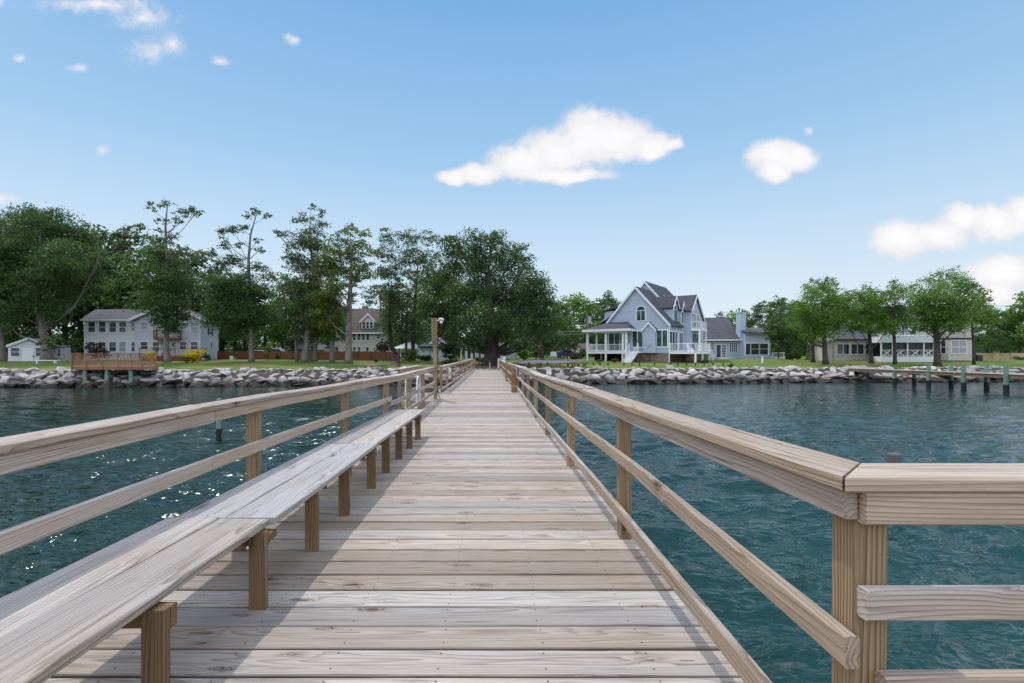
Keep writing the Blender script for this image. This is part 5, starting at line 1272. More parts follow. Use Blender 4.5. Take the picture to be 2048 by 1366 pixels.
win(cw, F, fa(1433), fa(1441.5), gzc + .5, fz_(690), 0, 'glass', rows=1, name='door', tr='white'); win(cw, F, fa(1444), fa(1451), gzc + .5, fz_(690), 0, 'glass', cols=2, rows=5, name='door', tr='white', w=.07); win(cw, F, fa(1459), fa(1474), fz_(703.5), fz_(685.5), 0, 'glass', cols=4, rows=4, tr='white', w=.08); win(cw, F, fa(1420), fa(1427), fz_(698), fz_(686), 0, 'glass', cols=2, rows=3, tr='white', w=.07)
g = G(F); g.box(fa(1434), fa(1460), .05, 1.5, gzc, gzc + .22); g.box(fa(1436), fa(1457), .05, 1.0, gzc + .222, gzc + .45); g.build('step', M['white'], cw)
F, fa, fz_ = flat(83.5); gzc = ground(44, 83.5) - .2
su = thing('screened_sunroom', 'screened white sunroom with flat grey roof right of the blue chimney', 'sunroom', (fa(1517), 83.5, gzc))
x0, x1 = fa(1491.5), fa(1543)
g = G(F); g.box(x0, x1, -4, 0, gzc, fz_(709.5)); g.box(x0, x1, -4, -.3, fz_(709.5) + .002, fz_(666.5)); g.build('wall', M['bluesiding'], su)
g = G(F); g.slab([(x0 - .1, .4, fz_(664)), (x1 + .25, .4, fz_(664)), (x1 + .25, -4, fz_(653)), (x0 - .1, -4, fz_(653))], .2); g.build('roof', M['roofgrey'], su)
g = G(F); g.box(x0, x1 + .2, -.1, .42, fz_(666.2), fz_(664) - .2); g.build('fascia', M['white'], su)
for a, b_, nm in ((1493, 1501.5, 'screen_door'), (1504, 1519, 'screen_panel'), (1521.5, 1537.5, 'screen_panel')): win(su, F, fa(a), fa(b_), fz_(709), fz_(687 if nm == 'screen_door' else 685) if False else fz_(687), -.25, 'screen', rows=1 if nm == 'screen_door' else 2, name=nm, tr='white', w=.16)
F, fa, fz_ = flat(105); gzf = ground(55, 105) - .3
fh = thing('dormered_house', 'distant grey roofed house with two white dormers behind the sunroom', 'house', (fa(1507), 105, gzf))
g = G(F); g.box(fa(1480), fa(1540), -8, 0, gzf, fz_(676)); g.build('wall', M['white'], fh)
g = G(F); g.slab([(fa(1478), .4, fz_(676)), (fa(1542), .4, fz_(676)), (fa(1542), -5, fz_(653)), (fa(1478), -5, fz_(653))], .2); g.build('roof', M['roofgrey'], fh)
for x in (1492, 1521):
    g = G(F); g.box(fa(x - 5), fa(x + 4), -4, -.5, fz_(675), fz_(667)); g.prism([(fa(x - 5), fz_(667)), (fa(x + 4), fz_(667)), (fa(x - .5), fz_(661))], lambda q_, z, d: (q_, d, z), -4, -.5); dd = g.build('dormer', M['white'], fh); gable(dd, F, fa(x - 5), fa(x + 4), -4, -.5, fz_(667), fz_(661), None, M['roofgrey'], over=.2, rake=.2, th=.12)

# --- beige house on the right ----------------------------------------------------------------
Yb = 69.; F, fa, fz_ = flat(Yb, -.3); gzr = ground(58, Yb) - .3
rh = thing('beige_house', 'beige sided house with screened porch and upper balcony behind the maples', 'house', (fa(1800), Yb, gzr))
x0, x1, x2, x3 = fa(1668), fa(1762), fa(1868), fa(1945)
g = G(F); g.box(x0, x1, -8, 0, gzr, fz_(678.5)); g.build('wall', M['beigesiding'], rh)
g = G(F); g.box(x1 + .002, x3, -9, .05, gzr, fz_(638)); g.build('wall', M['beigesiding'], rh)
g = G(F); g.slab([(x0 - .25, .45, fz_(678.5)), (x1 + .1, .45, fz_(678.5)), (x1 + .1, -4.2, fz_(646)), (x0 - .25, -4.2, fz_(646))], .18); g.slab([(x0 - .25, -4.2, fz_(646)), (x1 + .1, -4.2, fz_(646)), (x1 + .1, -8.4, fz_(678)), (x0 - .25, -8.4, fz_(678))], .18); rf = g.build('roof', M['roofgrey'], rh)
g = G(F); g.box(x0 - .25, x1 - .02, .452, .56, fz_(680.2), fz_(678)); g.build('gutter', M['roofdark'], rf)
g = G(F); g.prism([(-8, fz_(679)), (0, fz_(679)), (-4.2, fz_(648))], lambda y, z, d: (d, y, z), x0, x0 + .2); g.build('gable_wall', M['beigesiding'], rh)
g = G(F); g.slab([(x1 - .3, .6, fz_(638)), (x3 + .4, .6, fz_(638)), (x3 + .4, -4.5, fz_(606)), (x1 - .3, -4.5, fz_(606))], .2); g.slab([(x1 - .3, -4.5, fz_(606)), (x3 + .4, -4.5, fz_(606)), (x3 + .4, -9.5, fz_(638)), (x1 - .3, -9.5, fz_(638))], .2); g.build('roof', M['roofgrey'], rh)
g = G(F); g.prism([(fa(1652), gzr), (x0 - .002, gzr), (x0 - .002, fz_(679)), (fa(1652), fz_(689))], lambda q_, z, d: (q_, d, z), -5, -.2); ls = g.build('lean_to', M['beigesiding'], rh)
g = G(F); g.slab([(fa(1650.5), -.05, fz_(689)), (x0 - .27, -.05, fz_(678.8)), (x0 - .27, -5.1, fz_(678.8)), (fa(1650.5), -5.1, fz_(689))], .12); g.build('roof', M['roofgrey'], ls)
g = G(F); g.box(fa(1660), fa(1666), -.21, -.16, gzr + .3, fz_(690)); g.build('door', M['beigesiding'], ls)
for a, b_ in ((1674.5, 1698), (1702.5, 1727), (1731.5, 1756)): win(rh, F, fa(a), fa(b_), fz_(708), fz_(688.5), 0, 'glass', cols=2, rows=1, tr='white', w=.1); win(rh, F, fa(a), fa(b_), fz_(686.5), fz_(684), .002, 'blind', cols=2, rows=1, tr='white', w=.1, name='transom')
win(rh, F, fa(1803), fa(1815), fz_(670), fz_(648.5), .05, 'glass', cols=2, rows=1, tr='white', name='balcony_door'); win(rh, F, fa(1818), fa(1830), fz_(670), fz_(648.5), .05, 'blind', rows=1, tr='white', name='balcony_door')
win(rh, F, fa(1894), fa(1907), fz_(665), fz_(649), .05, 'glass', tr='white'); win(rh, F, fa(1910), fa(1923), fz_(665), fz_(649), .05, 'glass', tr='white')
for q_ in (1836,): g = G(F); g.box(fa(q_), fa(q_ + 1.5), .05, .2, fz_(651), fz_(647)); g.build('wall_lamp', M['black'], rh)
# bay window
b0_, b1_ = fa(1877), fa(1941)
g = G(F); g.prism([(b0_, .052), (b1_, .052), (b1_ - .75, 1.0), (b0_ + .75, 1.0)], lambda q_, y, d: (q_, y, d), gzr + .35, fz_(679)); by = g.build('bay', M['beigesiding'], rh)
g = G(F); g.prism([(b0_ - .1, .054), (b1_ + .1, .054), (b1_ - .7, 1.15), (b0_ + .7, 1.15)], lambda q_, y, d: (q_, y, d), fz_(679) + .002, fz_(676)); g.build('bay_roof', M['roofdark'], by)
win(by, F, fa(1894), fa(1923), fz_(706.5), fz_(682), 1.0, 'blind', cols=2, tr='white')
for (pa, pb) in (((b0_, .052), (b0_ + .75, 1.0)), ((b1_ - .75, 1.0), (b1_, .052))):
    L_ = math.dist(pa, pb); ux, uy = (pb[0] - pa[0]) / L_, (pb[1] - pa[1]) / L_
    FB = (lambda pa, ux, uy: lambda a, b, z: F(pa[0] + ux * a - uy * b, pa[1] + uy * a + ux * b, z))(pa, ux, uy)
    win(by, FB, .32, L_ - .32, fz_(706.5), fz_(682), 0, 'glass', tr='white', w=.07)
# screened porch
F2, pa_, pz_ = flat(65.5, -.3); p0, p1 = pa_(1761.5), pa_(1870)
sp = thing('screened_porch', 'white screened porch with lattice rails and a balcony on its roof', 'porch', (pa_(1815), 65.5, gzr))
g = G(F2); g.box(p0, p1, -3.4, 0, gzr, pz_(713)); g.build('base', M['white'], sp)
g = G(F2); g.box(p0 - .1, p1 + .05, -3.4, .12, pz_(685), pz_(673)); g.build('roof_band', M['trim'], sp)
g = G(F2); g.box(p0 + .1, p1 - .1, -2.6, -2.5, pz_(713) + .002, pz_(685) - .002); g.build('back_panel', M['screen'], sp)
pp = [p0 + .12] + [pa_(x) for x in (1785.5, 1815.5, 1848)] + [p1 - .12]
for a in pp: g = G(F2); g.box(a - .09, a + .09, -.2, -.02, pz_(713), pz_(685)); g.build('column', M['white'], sp)
for a, b_ in zip(pp, pp[1:]):
    g = G(F2); z0, z1 = pz_(711.5), pz_(700); c0, c1 = a + .1, b_ - .1
    for z in (z0, z1): g.box(c0, c1, -.14, -.08, z - .03, z + .03)
    n = int((c1 - c0) / .16)
    mid = (c0 + c1) / 2
    for j in range(n + 1):
        x = c0 + (c1 - c0) * j / n
        if abs(x - mid) > .55: g.bar((x, -.11, z0), (x, -.11, z1), .02, n=4, cap=False)
    for s_ in (-1, 1):
        for o_ in (-.36, 0, .36):
            xa, xb = mid - s_ * .5 + o_ * .6, mid + s_ * .5 + o_ * .6; g.bar((max(min(xa, mid + .55), mid - .55), -.11, z0 + .02), (max(min(xb, mid + .55), mid - .55), -.11, z1 - .02), .028, n=4, cap=False)
    g.build('lattice_rail', M['tanwood'] if False else M['white'], sp)
    g = G(F2); g.box(c0, c1, -.19, -.17, pz_(713) + .01, pz_(685) - .01); g.build('screen', M['screen'], sp)
br_ = [p0, pa_(1797), pa_(1833), p1]
for a, b_ in zip(br_, br_[1:]):
    g = G(F2); rail(g, (a + .05, .02, pz_(673)), (b_ - .05, .02, pz_(673)), .85, n=10)
    for s_ in (-1, 1): g.bar(((a + b_) / 2 - s_ * .5, .02, pz_(673) + .1), ((a + b_) / 2 + s_ * .5, .02, pz_(673) + .85), .03, n=4)
    g.build('balcony_rail', M['white'], sp)
ac = thing('cooling_unit', 'dark boxy cooling unit beside the right end of the beige house', 'cooling unit', (fa(1958), 69, gzr))
g = G(F); g.box(fa(1953), fa(1963), -.6, .3, gzr + .2, gzr + 1.05); g.build('cabinet', M['shutter'], ac); g = G(F); g.bar((fa(1958), -.15, gzr + 1.05), (fa(1958), -.15, gzr + 1.1), .3, n=12); g.build('fan_grille', M['black'], ac)
g = G(F); g.box(x3 + .002, x3 + .5, -2, -.6, gzr, fz_(676)); g.build('chase', M['cream'], rh)
# ---------------------------------------------------------------- fences, dock, poles, cars, garden things
def fence(name, label, pts, h, mat, post=2.4, solid=True):
    root = thing(name, label, 'fence', (pts[0][0], pts[0][1], ground(*pts[0])))
    for (xa, ya), (xb, yb) in zip(pts, pts[1:]):
        L = math.hypot(xb - xa, yb - ya); n = max(1, round(L / post)); ux, uy = (xb - xa) / L, (yb - ya) / L
        g = G()
        nb = int(L / .155)
        for k in range(nb):
            f0, f1 = k / nb, (k + .92) / nb; z = ground(xa + (xb - xa) * f0, ya + (yb - ya) * f0); hh = h + random.uniform(-.02, .02)
            p, q = (xa + (xb - xa) * f0, ya + (yb - ya) * f0), (xa + (xb - xa) * f1, ya + (yb - ya) * f1); ox_, oy_ = uy * .012, -ux * .012
            g.hexa([(p[0] - ox_, p[1] - oy_, z), (q[0] - ox_, q[1] - oy_, z), (q[0] + ox_, q[1] + oy_, z), (p[0] + ox_, p[1] + oy_, z), (p[0] - ox_, p[1] - oy_, z + hh), (q[0] - ox_, q[1] - oy_, z + hh), (q[0] + ox_, q[1] + oy_, z + hh), (p[0] + ox_, p[1] + oy_, z + hh)])
        g.build('boards', M[mat], root)
        for k in range(n + 1):
            x, y = xa + (xb - xa) * k / n + uy * .07, ya + (yb - ya) * k / n - ux * .07; z = ground(x, y)
            g = G(); g.box(x - .05, x + .05, y - .05, y + .05, z - .2, z + h + .06); g.build('post', M[mat], root)
    return root


def gp(px, Y): return ((px - PX0) / FPX * Y, Y)
fence('board_fence', 'long red brown board fence behind the tree trunks', [gp(436, 74), gp(560, 72), gp(690, 68), gp(798, 64)], 1.22, 'fence')
fence('board_fence', 'short red brown board fence between the shed and the grey house', [gp(104, 70), gp(158, 70)], 1.0, 'fence')
fence('board_fence', 'piece of red brown board fence at the far left edge', [gp(-40, 68), gp(14, 68)], 1.0, 'fence')
fence('tan_fence', 'tan timber fence with a wide corner post at the far right', [gp(1955, 82), gp(1990, 80), gp(2120, 78)], 1.05, 'tanwood', 2.)
cp = thing('gate_pillar', 'pale timber gate pillar standing in the tan fence', 'pillar', (*gp(1993, 79.4), ground(*gp(1993, 79.4))))
g = G(); x, y = gp(1993, 79.4); z = ground(x, y); g.box(x - .3, x + .3, y - .2, y + .2, z, z + 1.35); g.box(x - .36, x + .36, y - .26, y + .26, z + 1.352, z + 1.42); g.build('pillar', M['tanwood'], cp)
wf = thing('picket_fence', 'low white rail fence between the sunroom and the dense dark tree', 'fence', (*gp(1558, 84), ground(*gp(1558, 84))))
g = G(); (xa, y), (xb, _) = gp(1545, 84), gp(1568, 84); z = ground(xa, y)
rail(g, (xa, y, z), ((xa + xb) / 2, y, z), 1.0, 7); rail(g, ((xa + xb) / 2, y, z), (xb, y, z), 1.0, 7); g.build('panel', M['white'], wf)

# neighbour's dock on green piles
nd = thing('neighbour_dock', 'low grey timber dock on green piles at the right', 'dock', (37.8, 42, 0))
mb = MB(); y = 30.
while y < 51:
    mb.board((36.85, y + .09, -.03 + .004 * math.sin(y * 3)), (38.75, y + .09, -.03), .184, .04, ch=.004); y += .193
mb.build('deck', M['deck'], nd)
mb = MB()
for x in (36.98, 38.6): mb.board((x, 30, -.18), (x, 51, -.18), .05, .25)
mb.build('beam', M['green_wood'], nd) if 'green_wood' in M else mb.build('beam', M['post'], nd)
for x, y, top in ((36.9, 41.6, .62), (36.9, 38.5, .62), (36.9, 35.3, .62), (38.72, 41.5, .6), (38.72, 38.5, .6), (38.72, 35.3, .6), (36.95, 45.2, -.06), (38.6, 45.0, -.06), (36.9, 32.2, .6)):
    g = G(); g.tube([(x, y, -2.2), (x, y, -.9), (x, y, top)], [.165, .16, .15], 10); pl = g.build('pile', M['green_pile'], nd, smooth=False)
    g = G(); g.tube([(x, y, -2.2), (x, y, -.78)], [.172, .17], 10); g.build('waterline_crust', M['crust'], pl)

# utility pole with street lamp and wires
up = thing('utility_pole', 'grey wooden utility pole with transformer and street lamp arm beside the porch', 'utility pole', (*gp(1175, 74), ground(*gp(1175, 74))))
x, y = gp(1175, 74); zt = at(1173, 622, 74).z
g = G(); g.tube([(x, y, .3), (x - .15, y, zt)], [.17, .12], 8); g.build('pole', M['bark'], up)
g = G(); g.tube([(x + .32, y, zt - 1.9), (x + .32, y, zt - .9)], [.25, .25], 10); g.build('transformer', M['steel'], up)
zl_ = at(1160, 652, 74).z
g = G(); g.tube([(x - .1, y, zl_ - .35), (x - .7, y, zl_ + .05), (x - 1.4, y - .1, zl_ + .06)], [.04, .04, .04], 6); la = g.build('lamp_arm', M['steel'], up)
g = G(); g.tube([(x - 1.3, y - .1, zl_ + .04), (x - 1.5, y - .1, zl_), (x - 1.75, y - .1, zl_ - .03)], [.06, .13, .05], 8); g.build('lamp_head', M['white'], la)
for i, (zz, dxx) in enumerate(((zl_ - .75, -28), (zl_ - 1.15, -28))):
    g = G(); P = [(x + dxx * f, y + 6 * f, zz + .2 * f - 3.2 * f * (1 - f) * .35) for f in np.linspace(0, 1, 12)]; g.tube(P, [.018] * 12, 4, False)
    tag(g.build('power_line', M['lead']), ('upper pale power line running left from the utility pole', 'lower pale power line running left from the utility pole')[i], 'power line', 'power lines')

# cars
def car(name, label, px, Y, col, yaw, suv=False):
    x, y = gp(px, Y); z = ground(x, y); c_, s_ = math.cos(yaw), math.sin(yaw)
    F_ = lambda a, b, zz: (x + a * c_ - b * s_, y + a * s_ + b * c_, z + zz)
    o = thing(name, label, 'car', (x, y, z), 'parked cars')
    paint = plain(name + '_paint', col, .25, .04, 1., .6); rh_ = 1.72 if suv else 1.45
    body = [(-2.2, .32), (2.2, .32), (2.28, .6), (2.15, .88), (1.1, 1.0), (.5 if not suv else .7, rh_ - .04), (-1.0, rh_), (-1.9 if suv else -1.5, rh_ - .12), (-2.15, 1.02), (-2.28, .6)]
    g = G(F_); n = len(body)
    L_ = [-.88, -.80, .80, .88]; rings = []
    for w_, k in ((-.9, 0), (-.72, 1), (.72, 1), (.9, 0)):
        rings.append([g.p(a, w_ * (1 if zz < 1.0 else .86), zz if k else min(zz, 1.02 if zz > 1.02 else zz)) for a, zz in body])
    for r0, r1 in zip(rings, rings[1:]):
        for j in range(n): g.f.append([r0[j], r0[(j + 1) % n], r1[(j + 1) % n], r1[j]])
    g.f.append(rings[0][::-1]); g.f.append(rings[-1]); b_ = g.build('body', paint, o)
    for sg in (-1, 1):
        g = G(F_); q = .70 * sg; g.prism([(.9, 1.04), (.42, rh_ - .14), (-.95, rh_ - .1), (-1.6 if suv else -1.25, rh_ - .2), (-1.75, 1.04)], lambda a, zz, d: (a, d, zz), q - .02 * sg, .785 * sg); g.build('side_window', M['glass'], o)
    g = G(F_); g.slab([(1.12, -.6, 1.03), (1.12, .6, 1.03), (.55, .6, rh_ - .08), (.55, -.6, rh_ - .08)], .04); g.build('windscreen', M['glass'], o)
    for a in (-1.35, 1.4):
        for sg in (-1, 1):
            g = G(F_); g.bar((a, .72 * sg, .33), (a, .93 * sg, .33), .33, n=14); wh = g.build('wheel', M['black'], o)
            g = G(F_); g.bar((a, .931 * sg, .33), (a, .945 * sg, .33), .19, n=12); g.build('rim', M['steel'], wh)
    for sg in (-1, 1):
        g = G(F_); g.box(2.18, 2.27, .5 * sg - .16, .5 * sg + .16, .66, .78); g.build('headlight', M['white'], o)
    return o
car('parked_car', 'silver car parked behind the red brown fence, larger of the two', 557, 88, (.5, .5, .52), .05, True)
car('parked_car', 'white car parked behind the fence left of the silver car', 521, 92, (.7, .7, .72), .1)
car('parked_car', 'dark car parked in front of the brick chimney cottage', 1133, 84, (.035, .04, .07), .35)

# rustic seats, stools and the row of little stakes on the right lawn
def stool(px, Y, w_, h, label, cat='stool', back=False, name='rustic_stool'):
    x, y = gp(px, Y); z = ground(x, y); o = thing(name, label, cat, (x, y, z), 'rustic wooden seats on the right lawn')
    g = G(); g.box(x - w_ / 2, x + w_ / 2, y - .2, y + .2, z + h - .07, z + h); g.build('seat', M['rust_wood'], o)
    for sx in (-1, 1):
        g = G(); g.box(x + sx * (w_ / 2 - .12) - .06, x + sx * (w_ / 2 - .12) + .06, y - .16, y + .16, z, z + h - .071); g.build('leg', M['rust_wood'], o)
M['rust_wood'] = plain('rusty_brown_wood', (.15, .075, .03), .9, .35, 5.)
stool(1078, 51.5, .55, .45, 'low rust brown stool closest to the pier on the right lawn')
stool(1128, 51.8, 1.1, .42, 'long rustic bench with dark legs, second seat from the pier', 'bench', name='rustic_bench')
stool(1107, 51.6, .9, .4, 'narrow rustic bench between the low stool and the long bench', 'bench', name='rustic_bench')
stool(1147, 51.3, .5, .46, 'dark upright stool left of the log table')
stool(1156, 51.2, .35, .42, 'thin stool directly left of the log table')
x, y = gp(1169, 51.6); z = ground(x, y)
lt = thing('log_table', 'dark round log table at the right end of the rustic seats', 'table', (x, y, z)); g = G(); g.box(x - .45, x + .45, y - .3, y + .3, z + .42, z + .5); g.build('table_top', M['old_pile'], lt)
for sx in (-1, 1):
    g = G(); g.bar((x - .32 * sx, y, z), (x + .22 * sx, y, z + .42), .06, n=6); g.build('leg', M['old_pile'], lt)
PL = ['at the pier end', 'second from the pier', 'third from the pier', 'fourth from the pier', 'below the left porch post', 'below the middle porch post', 'left of the porch steps', 'at the foot of the porch steps', 'right of the porch steps', 'below the brick base', 'below the house corner', 'below the left of the white deck', 'below the deck middle', 'below the large deck post', 'left of the deck stairs', 'below the deck stairs', 'right of the deck stairs', 'last of the row towards the lone post']
for i, px in enumerate((1058, 1082, 1095, 1135, 1187, 1200, 1216, 1248, 1264, 1279, 1309, 1341, 1356, 1373, 1391, 1408, 1426, 1446)):
    Y = 53.6 + .004 * (px - 1050); x, y = gp(px, Y); z = ground(x, y)
    o = thing('lawn_stake', 'small dark bollard light ' + PL[i], 'bollard', (x, y, z), 'row of small dark bollard lights on the right lawn')
    g = G(); g.bar((x, y, z - .1), (x, y, z + .24), .06, n=8); g.build('stem', M['black'], o)
    g = G(); g.tube([(x, y, z + .24), (x, y, z + .34), (x, y, z + .38)], [.11, .10, .03], 8); g.build('cap', M['shutter'], o)
def wpost(px, Y, h, label, r=.08, name='white_post', cap=True):
    x, y = gp(px, Y); z = ground(x, y); o = thing(name, label, 'post', (x, y, z))
    g = G(); g.box(x - r, x + r, y - r, y + r, z - .1, z + h); g.build('post', M['white'], o)
    if cap: g = G(); g.box(x - r * 1.3, x + r * 1.3, y - r * 1.3, y + r * 1.3, z + h, z + h + .06); g.build('cap', M['white'], o)
wpost(1524.5, 62, .75, 'short white post alone on the lawn below the sunroom', .09)
wpost(1624, 63.5, 2.1, 'tall white post with rounded cap left of the lone maple', .11)
wpost(998, 49.4, .95, 'white square post by the right end of the pier', .11)
wpost(1008.5, 50.4, 1.1, 'second white post right of the pier end, nearer the garage', .1)
x, y = gp(979.5, 48.6); z = ground(x, y); o = thing('timber_stake', 'thin timber stake in front of the oak trunk', 'post', (x, y, z)); g = G(); g.box(x - .06, x + .06, y - .05, y + .05, z - .2, z + .62); g.build('stake', M['tanwood'], o)
g = G(); g.bar((x, y, z + .62), (x, y, z + .66), .06, .02, 6); g.build('tip', M['tanwood'], o)
# adirondack pair by the driveway
for i, px in enumerate((1105, 1109.5)):
    x, y = gp(px, 80); z = ground(x, y); o = thing('garden_chair', ('white high backed chair by the driveway, left of the pair', 'white high backed chair by the driveway, right of the pair')[i], 'chair', (x, y, z), 'white chairs by the driveway')
    g = G(); g.slab([(x - .3, y - .3, z + .4), (x + .3, y - .3, z + .4), (x + .3, y + .3, z + .32), (x - .3, y + .3, z + .32)], .05); g.build('seat', M['white'], o)
    g = G(); g.prism([(-.3, 0), (.3, 0), (.33, .6), (.2, .85), (0, .92), (-.2, .85), (-.33, .6)], lambda a, zz, d: (x + a, y + .3 + zz * .35 + d, z + .33 + zz), 0, .04); g.build('backrest', M['white'], o)
    for sx in (-1, 1):
        g = G(); g.box(x + sx * .33 - .05, x + sx * .33 + .05, y - .38, y + .3, z + .55, z + .6); g.box(x + sx * .33 - .04, x + sx * .33 + .04, y - .36, y - .28, z, z + .55); g.build('armrest', M['white'], o)

# flowering and dark shrubs, hedge
shrub('flowering_shrub', 'large round yellow flowering shrub in front of the grey house', 'shrub', 384, 726, 58, 21, 'lf_yellow', 12, .16, hpx=27, dens=2.2, seed=1, group='yellow flowering shrubs')
shrub('flowering_shrub', 'smaller yellow flowering shrub behind the orange deck rail', 'shrub', 298, 716, 58, 13, 'lf_yellow', 10, .15, hpx=23, dens=2.2, seed=2, group='yellow flowering shrubs')
shrub('skirt_shrub', 'green leafy base of foliage below the large yellow shrub', 'shrub', 372, 729, 57.4, 14, 'lf_olive', 8, .18, hpx=12, dens=1.6, seed=3)
shrub('purple_shrub', 'dark purple leaved shrub in front of the grey house windows', 'shrub', 197, 722, 58, 20, 'lf_purple', 12, .2, hpx=42, dens=1.5, seed=4)
shrub('corner_shrub', 'dark shrub against the right corner of the grey house', 'shrub', 412, 722, 60, 8, 'lf_dark', 7, .2, hpx=18, seed=5)
shrub('young_tree', 'young bright sapling in front of the brown fence and cars', 'shrub', 535, 727, 70, 9, 'lf_bright', 8, .2, hpx=36, seed=6)
shrub('rusty_sapling', 'small rusty sapling against the brown fence', 'shrub', 555, 727, 70, 6, 'lf_rust', 5, .16, hpx=14, seed=7)
shrub('cone_shrub', 'dark reddish conical shrub at the corner of the cream house', 'shrub', 765, 718, 86, 14, 'lf_purple', 12, .3, hpx=44, dens=1.6, seed=8)
shrub('seedling', 'tiny dark conifer seedling in front of the brown fence end', 'shrub', 752, 729, 58, 5, 'lf_dark', 5, .14, hpx=13, seed=9)
shrub('clipped_hedge', 'clipped yellow green hedge at the right end of the brown fence', 'hedge', 819, 729, 60, 18, 'lf_olive', 22, .18, hpx=30, dens=1.8, seed=10)
shrub('clipped_hedge', 'low dark hedge under the blue bungalow windows', 'hedge', 850, 727, 62, 14, 'lf_dark', 14, .2, hpx=13, dens=1.6, seed=11)
shrub('grey_bush', 'large grey green bush between the bungalow and the pergola', 'bush', 903, 728, 60, 25, 'lf_grey', 18, .24, hpx=50, dens=1.4, seed=12)
shrub('low_planting', 'low dark planting along the left of the pier end', 'shrub', 905, 731, 54, 26, 'lf_dark', 14, .2, hpx=11, dens=1.6, seed=13)
shrub('flower_bed', 'bed of yellow green flowers left of the oak trunk', 'flower bed', 962, 724, 62, 14, 'lf_olive', 12, .14, hpx=10, dens=2., seed=14)
shrub('round_bush', 'round bright green bush right of the blue garage', 'bush', 1047, 723, 66, 14, 'lf_bright', 14, .22, hpx=24, dens=1.7, seed=15)
shrub('rust_tree', 'small rust leaved tree beside the driveway', 'tree', 1072, 722, 68, 12, 'lf_rust', 14, .22, hpx=42, dens=1., seed=16)
shrub('brown_shrub', 'low brown shrub at the left of the white porch', 'shrub', 1150, 721, 72, 11, 'lf_rust', 10, .18, hpx=12, dens=1.8, seed=17)
shrub('brown_shrub', 'reddish green bush against the brick chimney cottage', 'shrub', 1163, 715, 80, 10, 'lf_mid', 10, .24, hpx=18, dens=1.5, seed=18)
shrub('mound_shrub', 'small rusty mound under the white porch between its posts', 'shrub', 1230, 725, 61, 7.5, 'lf_rust', 8, .12, hpx=8, dens=2., seed=19)
shrub('mound_shrub', 'flat dark mound under the left end of the white porch', 'shrub', 1198, 725, 61.5, 8, 'lf_dark', 8, .12, hpx=6, dens=2., seed=20)
shrub('deck_shrub', 'yellow green shrub at the foot of the white deck stairs', 'shrub', 1408, 724, 61, 11, 'lf_olive', 9, .14, hpx=8, dens=1.8, seed=21)
shrub('round_shrub', 'bright round shrub left of the tall white post', 'shrub', 1617, 720, 68, 8, 'lf_bright', 9, .16, hpx=15, dens=1.9, seed=22)
shrub('dark_shrub', 'dark spreading shrub below the dense low tree', 'shrub', 1585, 716, 76, 16, 'lf_dark', 12, .22, hpx=14, dens=1.6, seed=23)
shrub('round_shrub', 'low grey shrub near the right edge in front of the tan fence', 'shrub', 2040, 717, 74, 9, 'lf_grey', 7, .18, hpx=8, dens=1.6, seed=24)
shrub('pale_shrub', 'silver tuft of grass at the rocks below the deck stairs', 'shrub', 1463, 738, 52, 6, 'lf_grey', 5, .14, hpx=9, dens=1.4, seed=25)

# driftwood heap by the end of the fence, red marker, small things on the left lawn
x, y = gp(792, 52); z = ground(x, y)
dw = thing('driftwood_snag', 'dark driftwood snag of twisted branches left of the pier landing', 'driftwood', (x, y, z))
rgd = np.random.default_rng(4); g = G()
g.tube([(x + .3, y, z - .3), (x + .25, y, z + .8), (x + .35, y, z + 1.9)], [.22, .17, .10], 7)
for k in range(9):
    a = rgd.uniform(0, 6.28); d_ = Vector((math.cos(a), math.sin(a) * .6, rgd.uniform(.1, .9))); s_ = Vector((x + .25, y, z + rgd.uniform(.0, .7)))
    g.tube([s_, s_ + d_ * .6 + Vector((0, 0, .1)), s_ + d_ * rgd.uniform(.8, 1.3)], [.09, .06, .015], 5)
g.build('snag', M['darkbark'], dw)
g = G(); g.tube([(x - 4.2, y - 2.4, z - .15), (x - 1.6, y - 1.6, z + .12), (x + .4, y - .7, z + .25)], [.10, .12, .06], 6); g.build('log', M['bark'], dw)
rm = thing('red_cloth', 'dark red tarpaulin hung over the end of the brown fence', 'cloth', (*gp(789, 63.4), z))
g = G(); x, y = gp(785, 63.3); z = ground(x, y); nx = 8
for i in range(nx):
    f0, f1 = i / nx, (i + 1) / nx; w0, w1 = .06 * math.sin(i * 2.1), .06 * math.sin((i + 1) * 2.1)
    g.hexa([(x + .8 * f0, y + w0, z + .2), (x + .8 * f1, y + w1, z + .2), (x + .8 * f1, y + w1 + .03, z + .2), (x + .8 * f0, y + w0 + .03, z + .2), (x + .8 * f0, y + w0 * .4, z + 1.15), (x + .8 * f1, y + w1 * .4, z + 1.15), (x + .8 * f1, y + w1 * .4 + .03, z + 1.15), (x + .8 * f0, y + w0 * .4 + .03, z + 1.15)])
g.build('cloth', plain('dark_red_cloth', (.14, .01, .012), .9), rm)
x, y = gp(463, 68); z = ground(x, y); o = thing('water_cooler', 'white bin with dark lid standing on the left lawn by the fence', 'bin', (x, y, z))
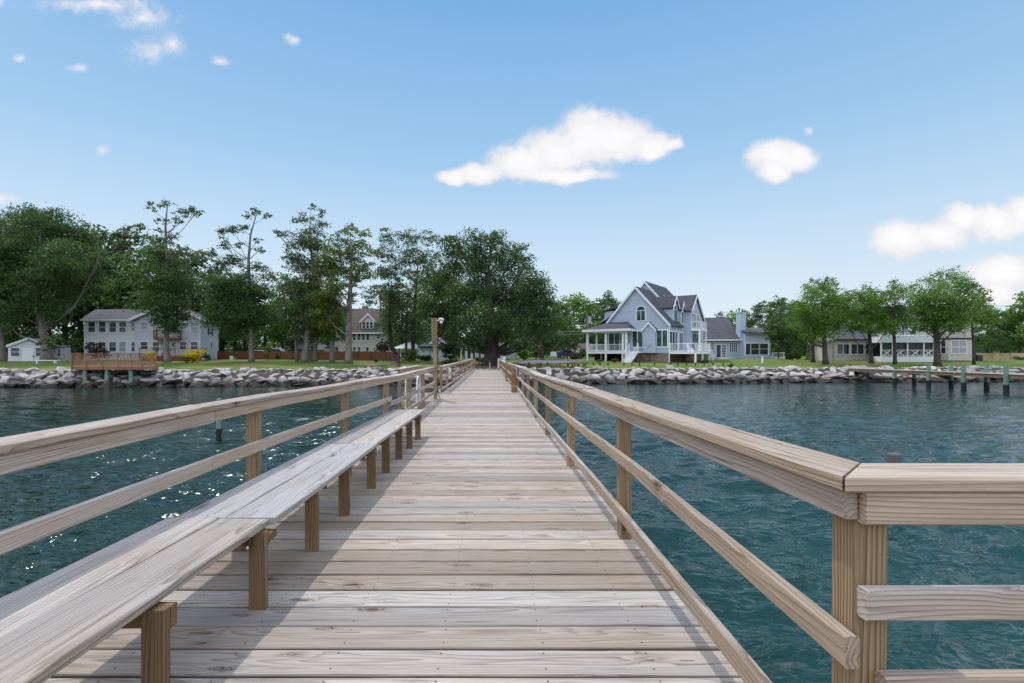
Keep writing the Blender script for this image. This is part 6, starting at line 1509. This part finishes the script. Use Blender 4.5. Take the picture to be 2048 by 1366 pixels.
g = G(); g.tube([(x, y, z), (x, y, z + .62)], [.2, .23], 12); g.build('body', M['white'], o); g = G(); g.tube([(x, y, z + .62), (x, y, z + .70)], [.25, .2], 12); g.build('lid', M['shutter'], o)
x, y = gp(469.5, 67.5); z = ground(x, y); o = thing('small_pail', 'small tan pail right of the white bin', 'pail', (x, y, z)); g = G(); g.tube([(x, y, z), (x, y, z + .3)], [.12, .15], 12); g.build('body', M['tanwood'], o); g = G(); g.tube([(x - .15, y, z + .3), (x, y, z + .42), (x + .15, y, z + .3)], [.01] * 3, 5); g.build('handle', M['steel'], o)
x, y = gp(98, 55); z = ground(x, y); o = thing('low_table', 'low white slab table before the leaning trunk', 'table', (x, y, z)); g = G(); g.box(x - 1.5, x + 1.1, y - .25, y + .25, z + .28, z + .36); g.build('table_top', M['white'], o)
for a in (-1.2, .8):
    g = G(); g.box(x + a - .06, x + a + .06, y - .2, y + .2, z, z + .28); g.build('leg', M['white'], o)
# boards of the notice stand behind the lamp post and the barbecue
x, y = gp(868, 64); z = ground(x, y); o = thing('sign_stand', 'notice board on two black posts behind the lamp post', 'sign', (x, y, z))
for sx in (-.5, .5):
    g = G(); g.box(x + sx - .05, x + sx + .05, y - .05, y + .05, z, z + 1.55); g.build('post', M['black'], o)
g = G(); g.box(x - .44, x + .44, y - .03, y + .03, z + .35, z + 1.2); g.build('board', M['lead'], o)
x, y = gp(900, 58); z = ground(x, y); o = thing('barbecue', 'black kettle barbecue with a pale lid edge before the grey bush', 'barbecue', (x, y, z))
g = G(); g.tube([(x, y, z + .55), (x, y, z + .62), (x, y, z + .8), (x, y, z + .85)], [.1, .26, .32, .33], 14); g.build('bowl', M['black'], o)
g = G(); g.box(x - .3, x + .3, y - .2, y + .2, z + .98, z + 1.06); g.build('shelf', M['lead'], o)
for a in (0, 2.1, 4.2):
    g = G(); g.bar((x + .12 * math.cos(a), y + .12 * math.sin(a), z + .58), (x + .3 * math.cos(a), y + .3 * math.sin(a), z), .025, n=6); g.build('leg', M['black'], o)
g = G(); g.box(x - .02, x + .02, y - .02, y + .02, z + .84, z + .98); g.build('bracket', M['black'], o)
print('objects', len(bpy.data.objects), 'leaves', NL)
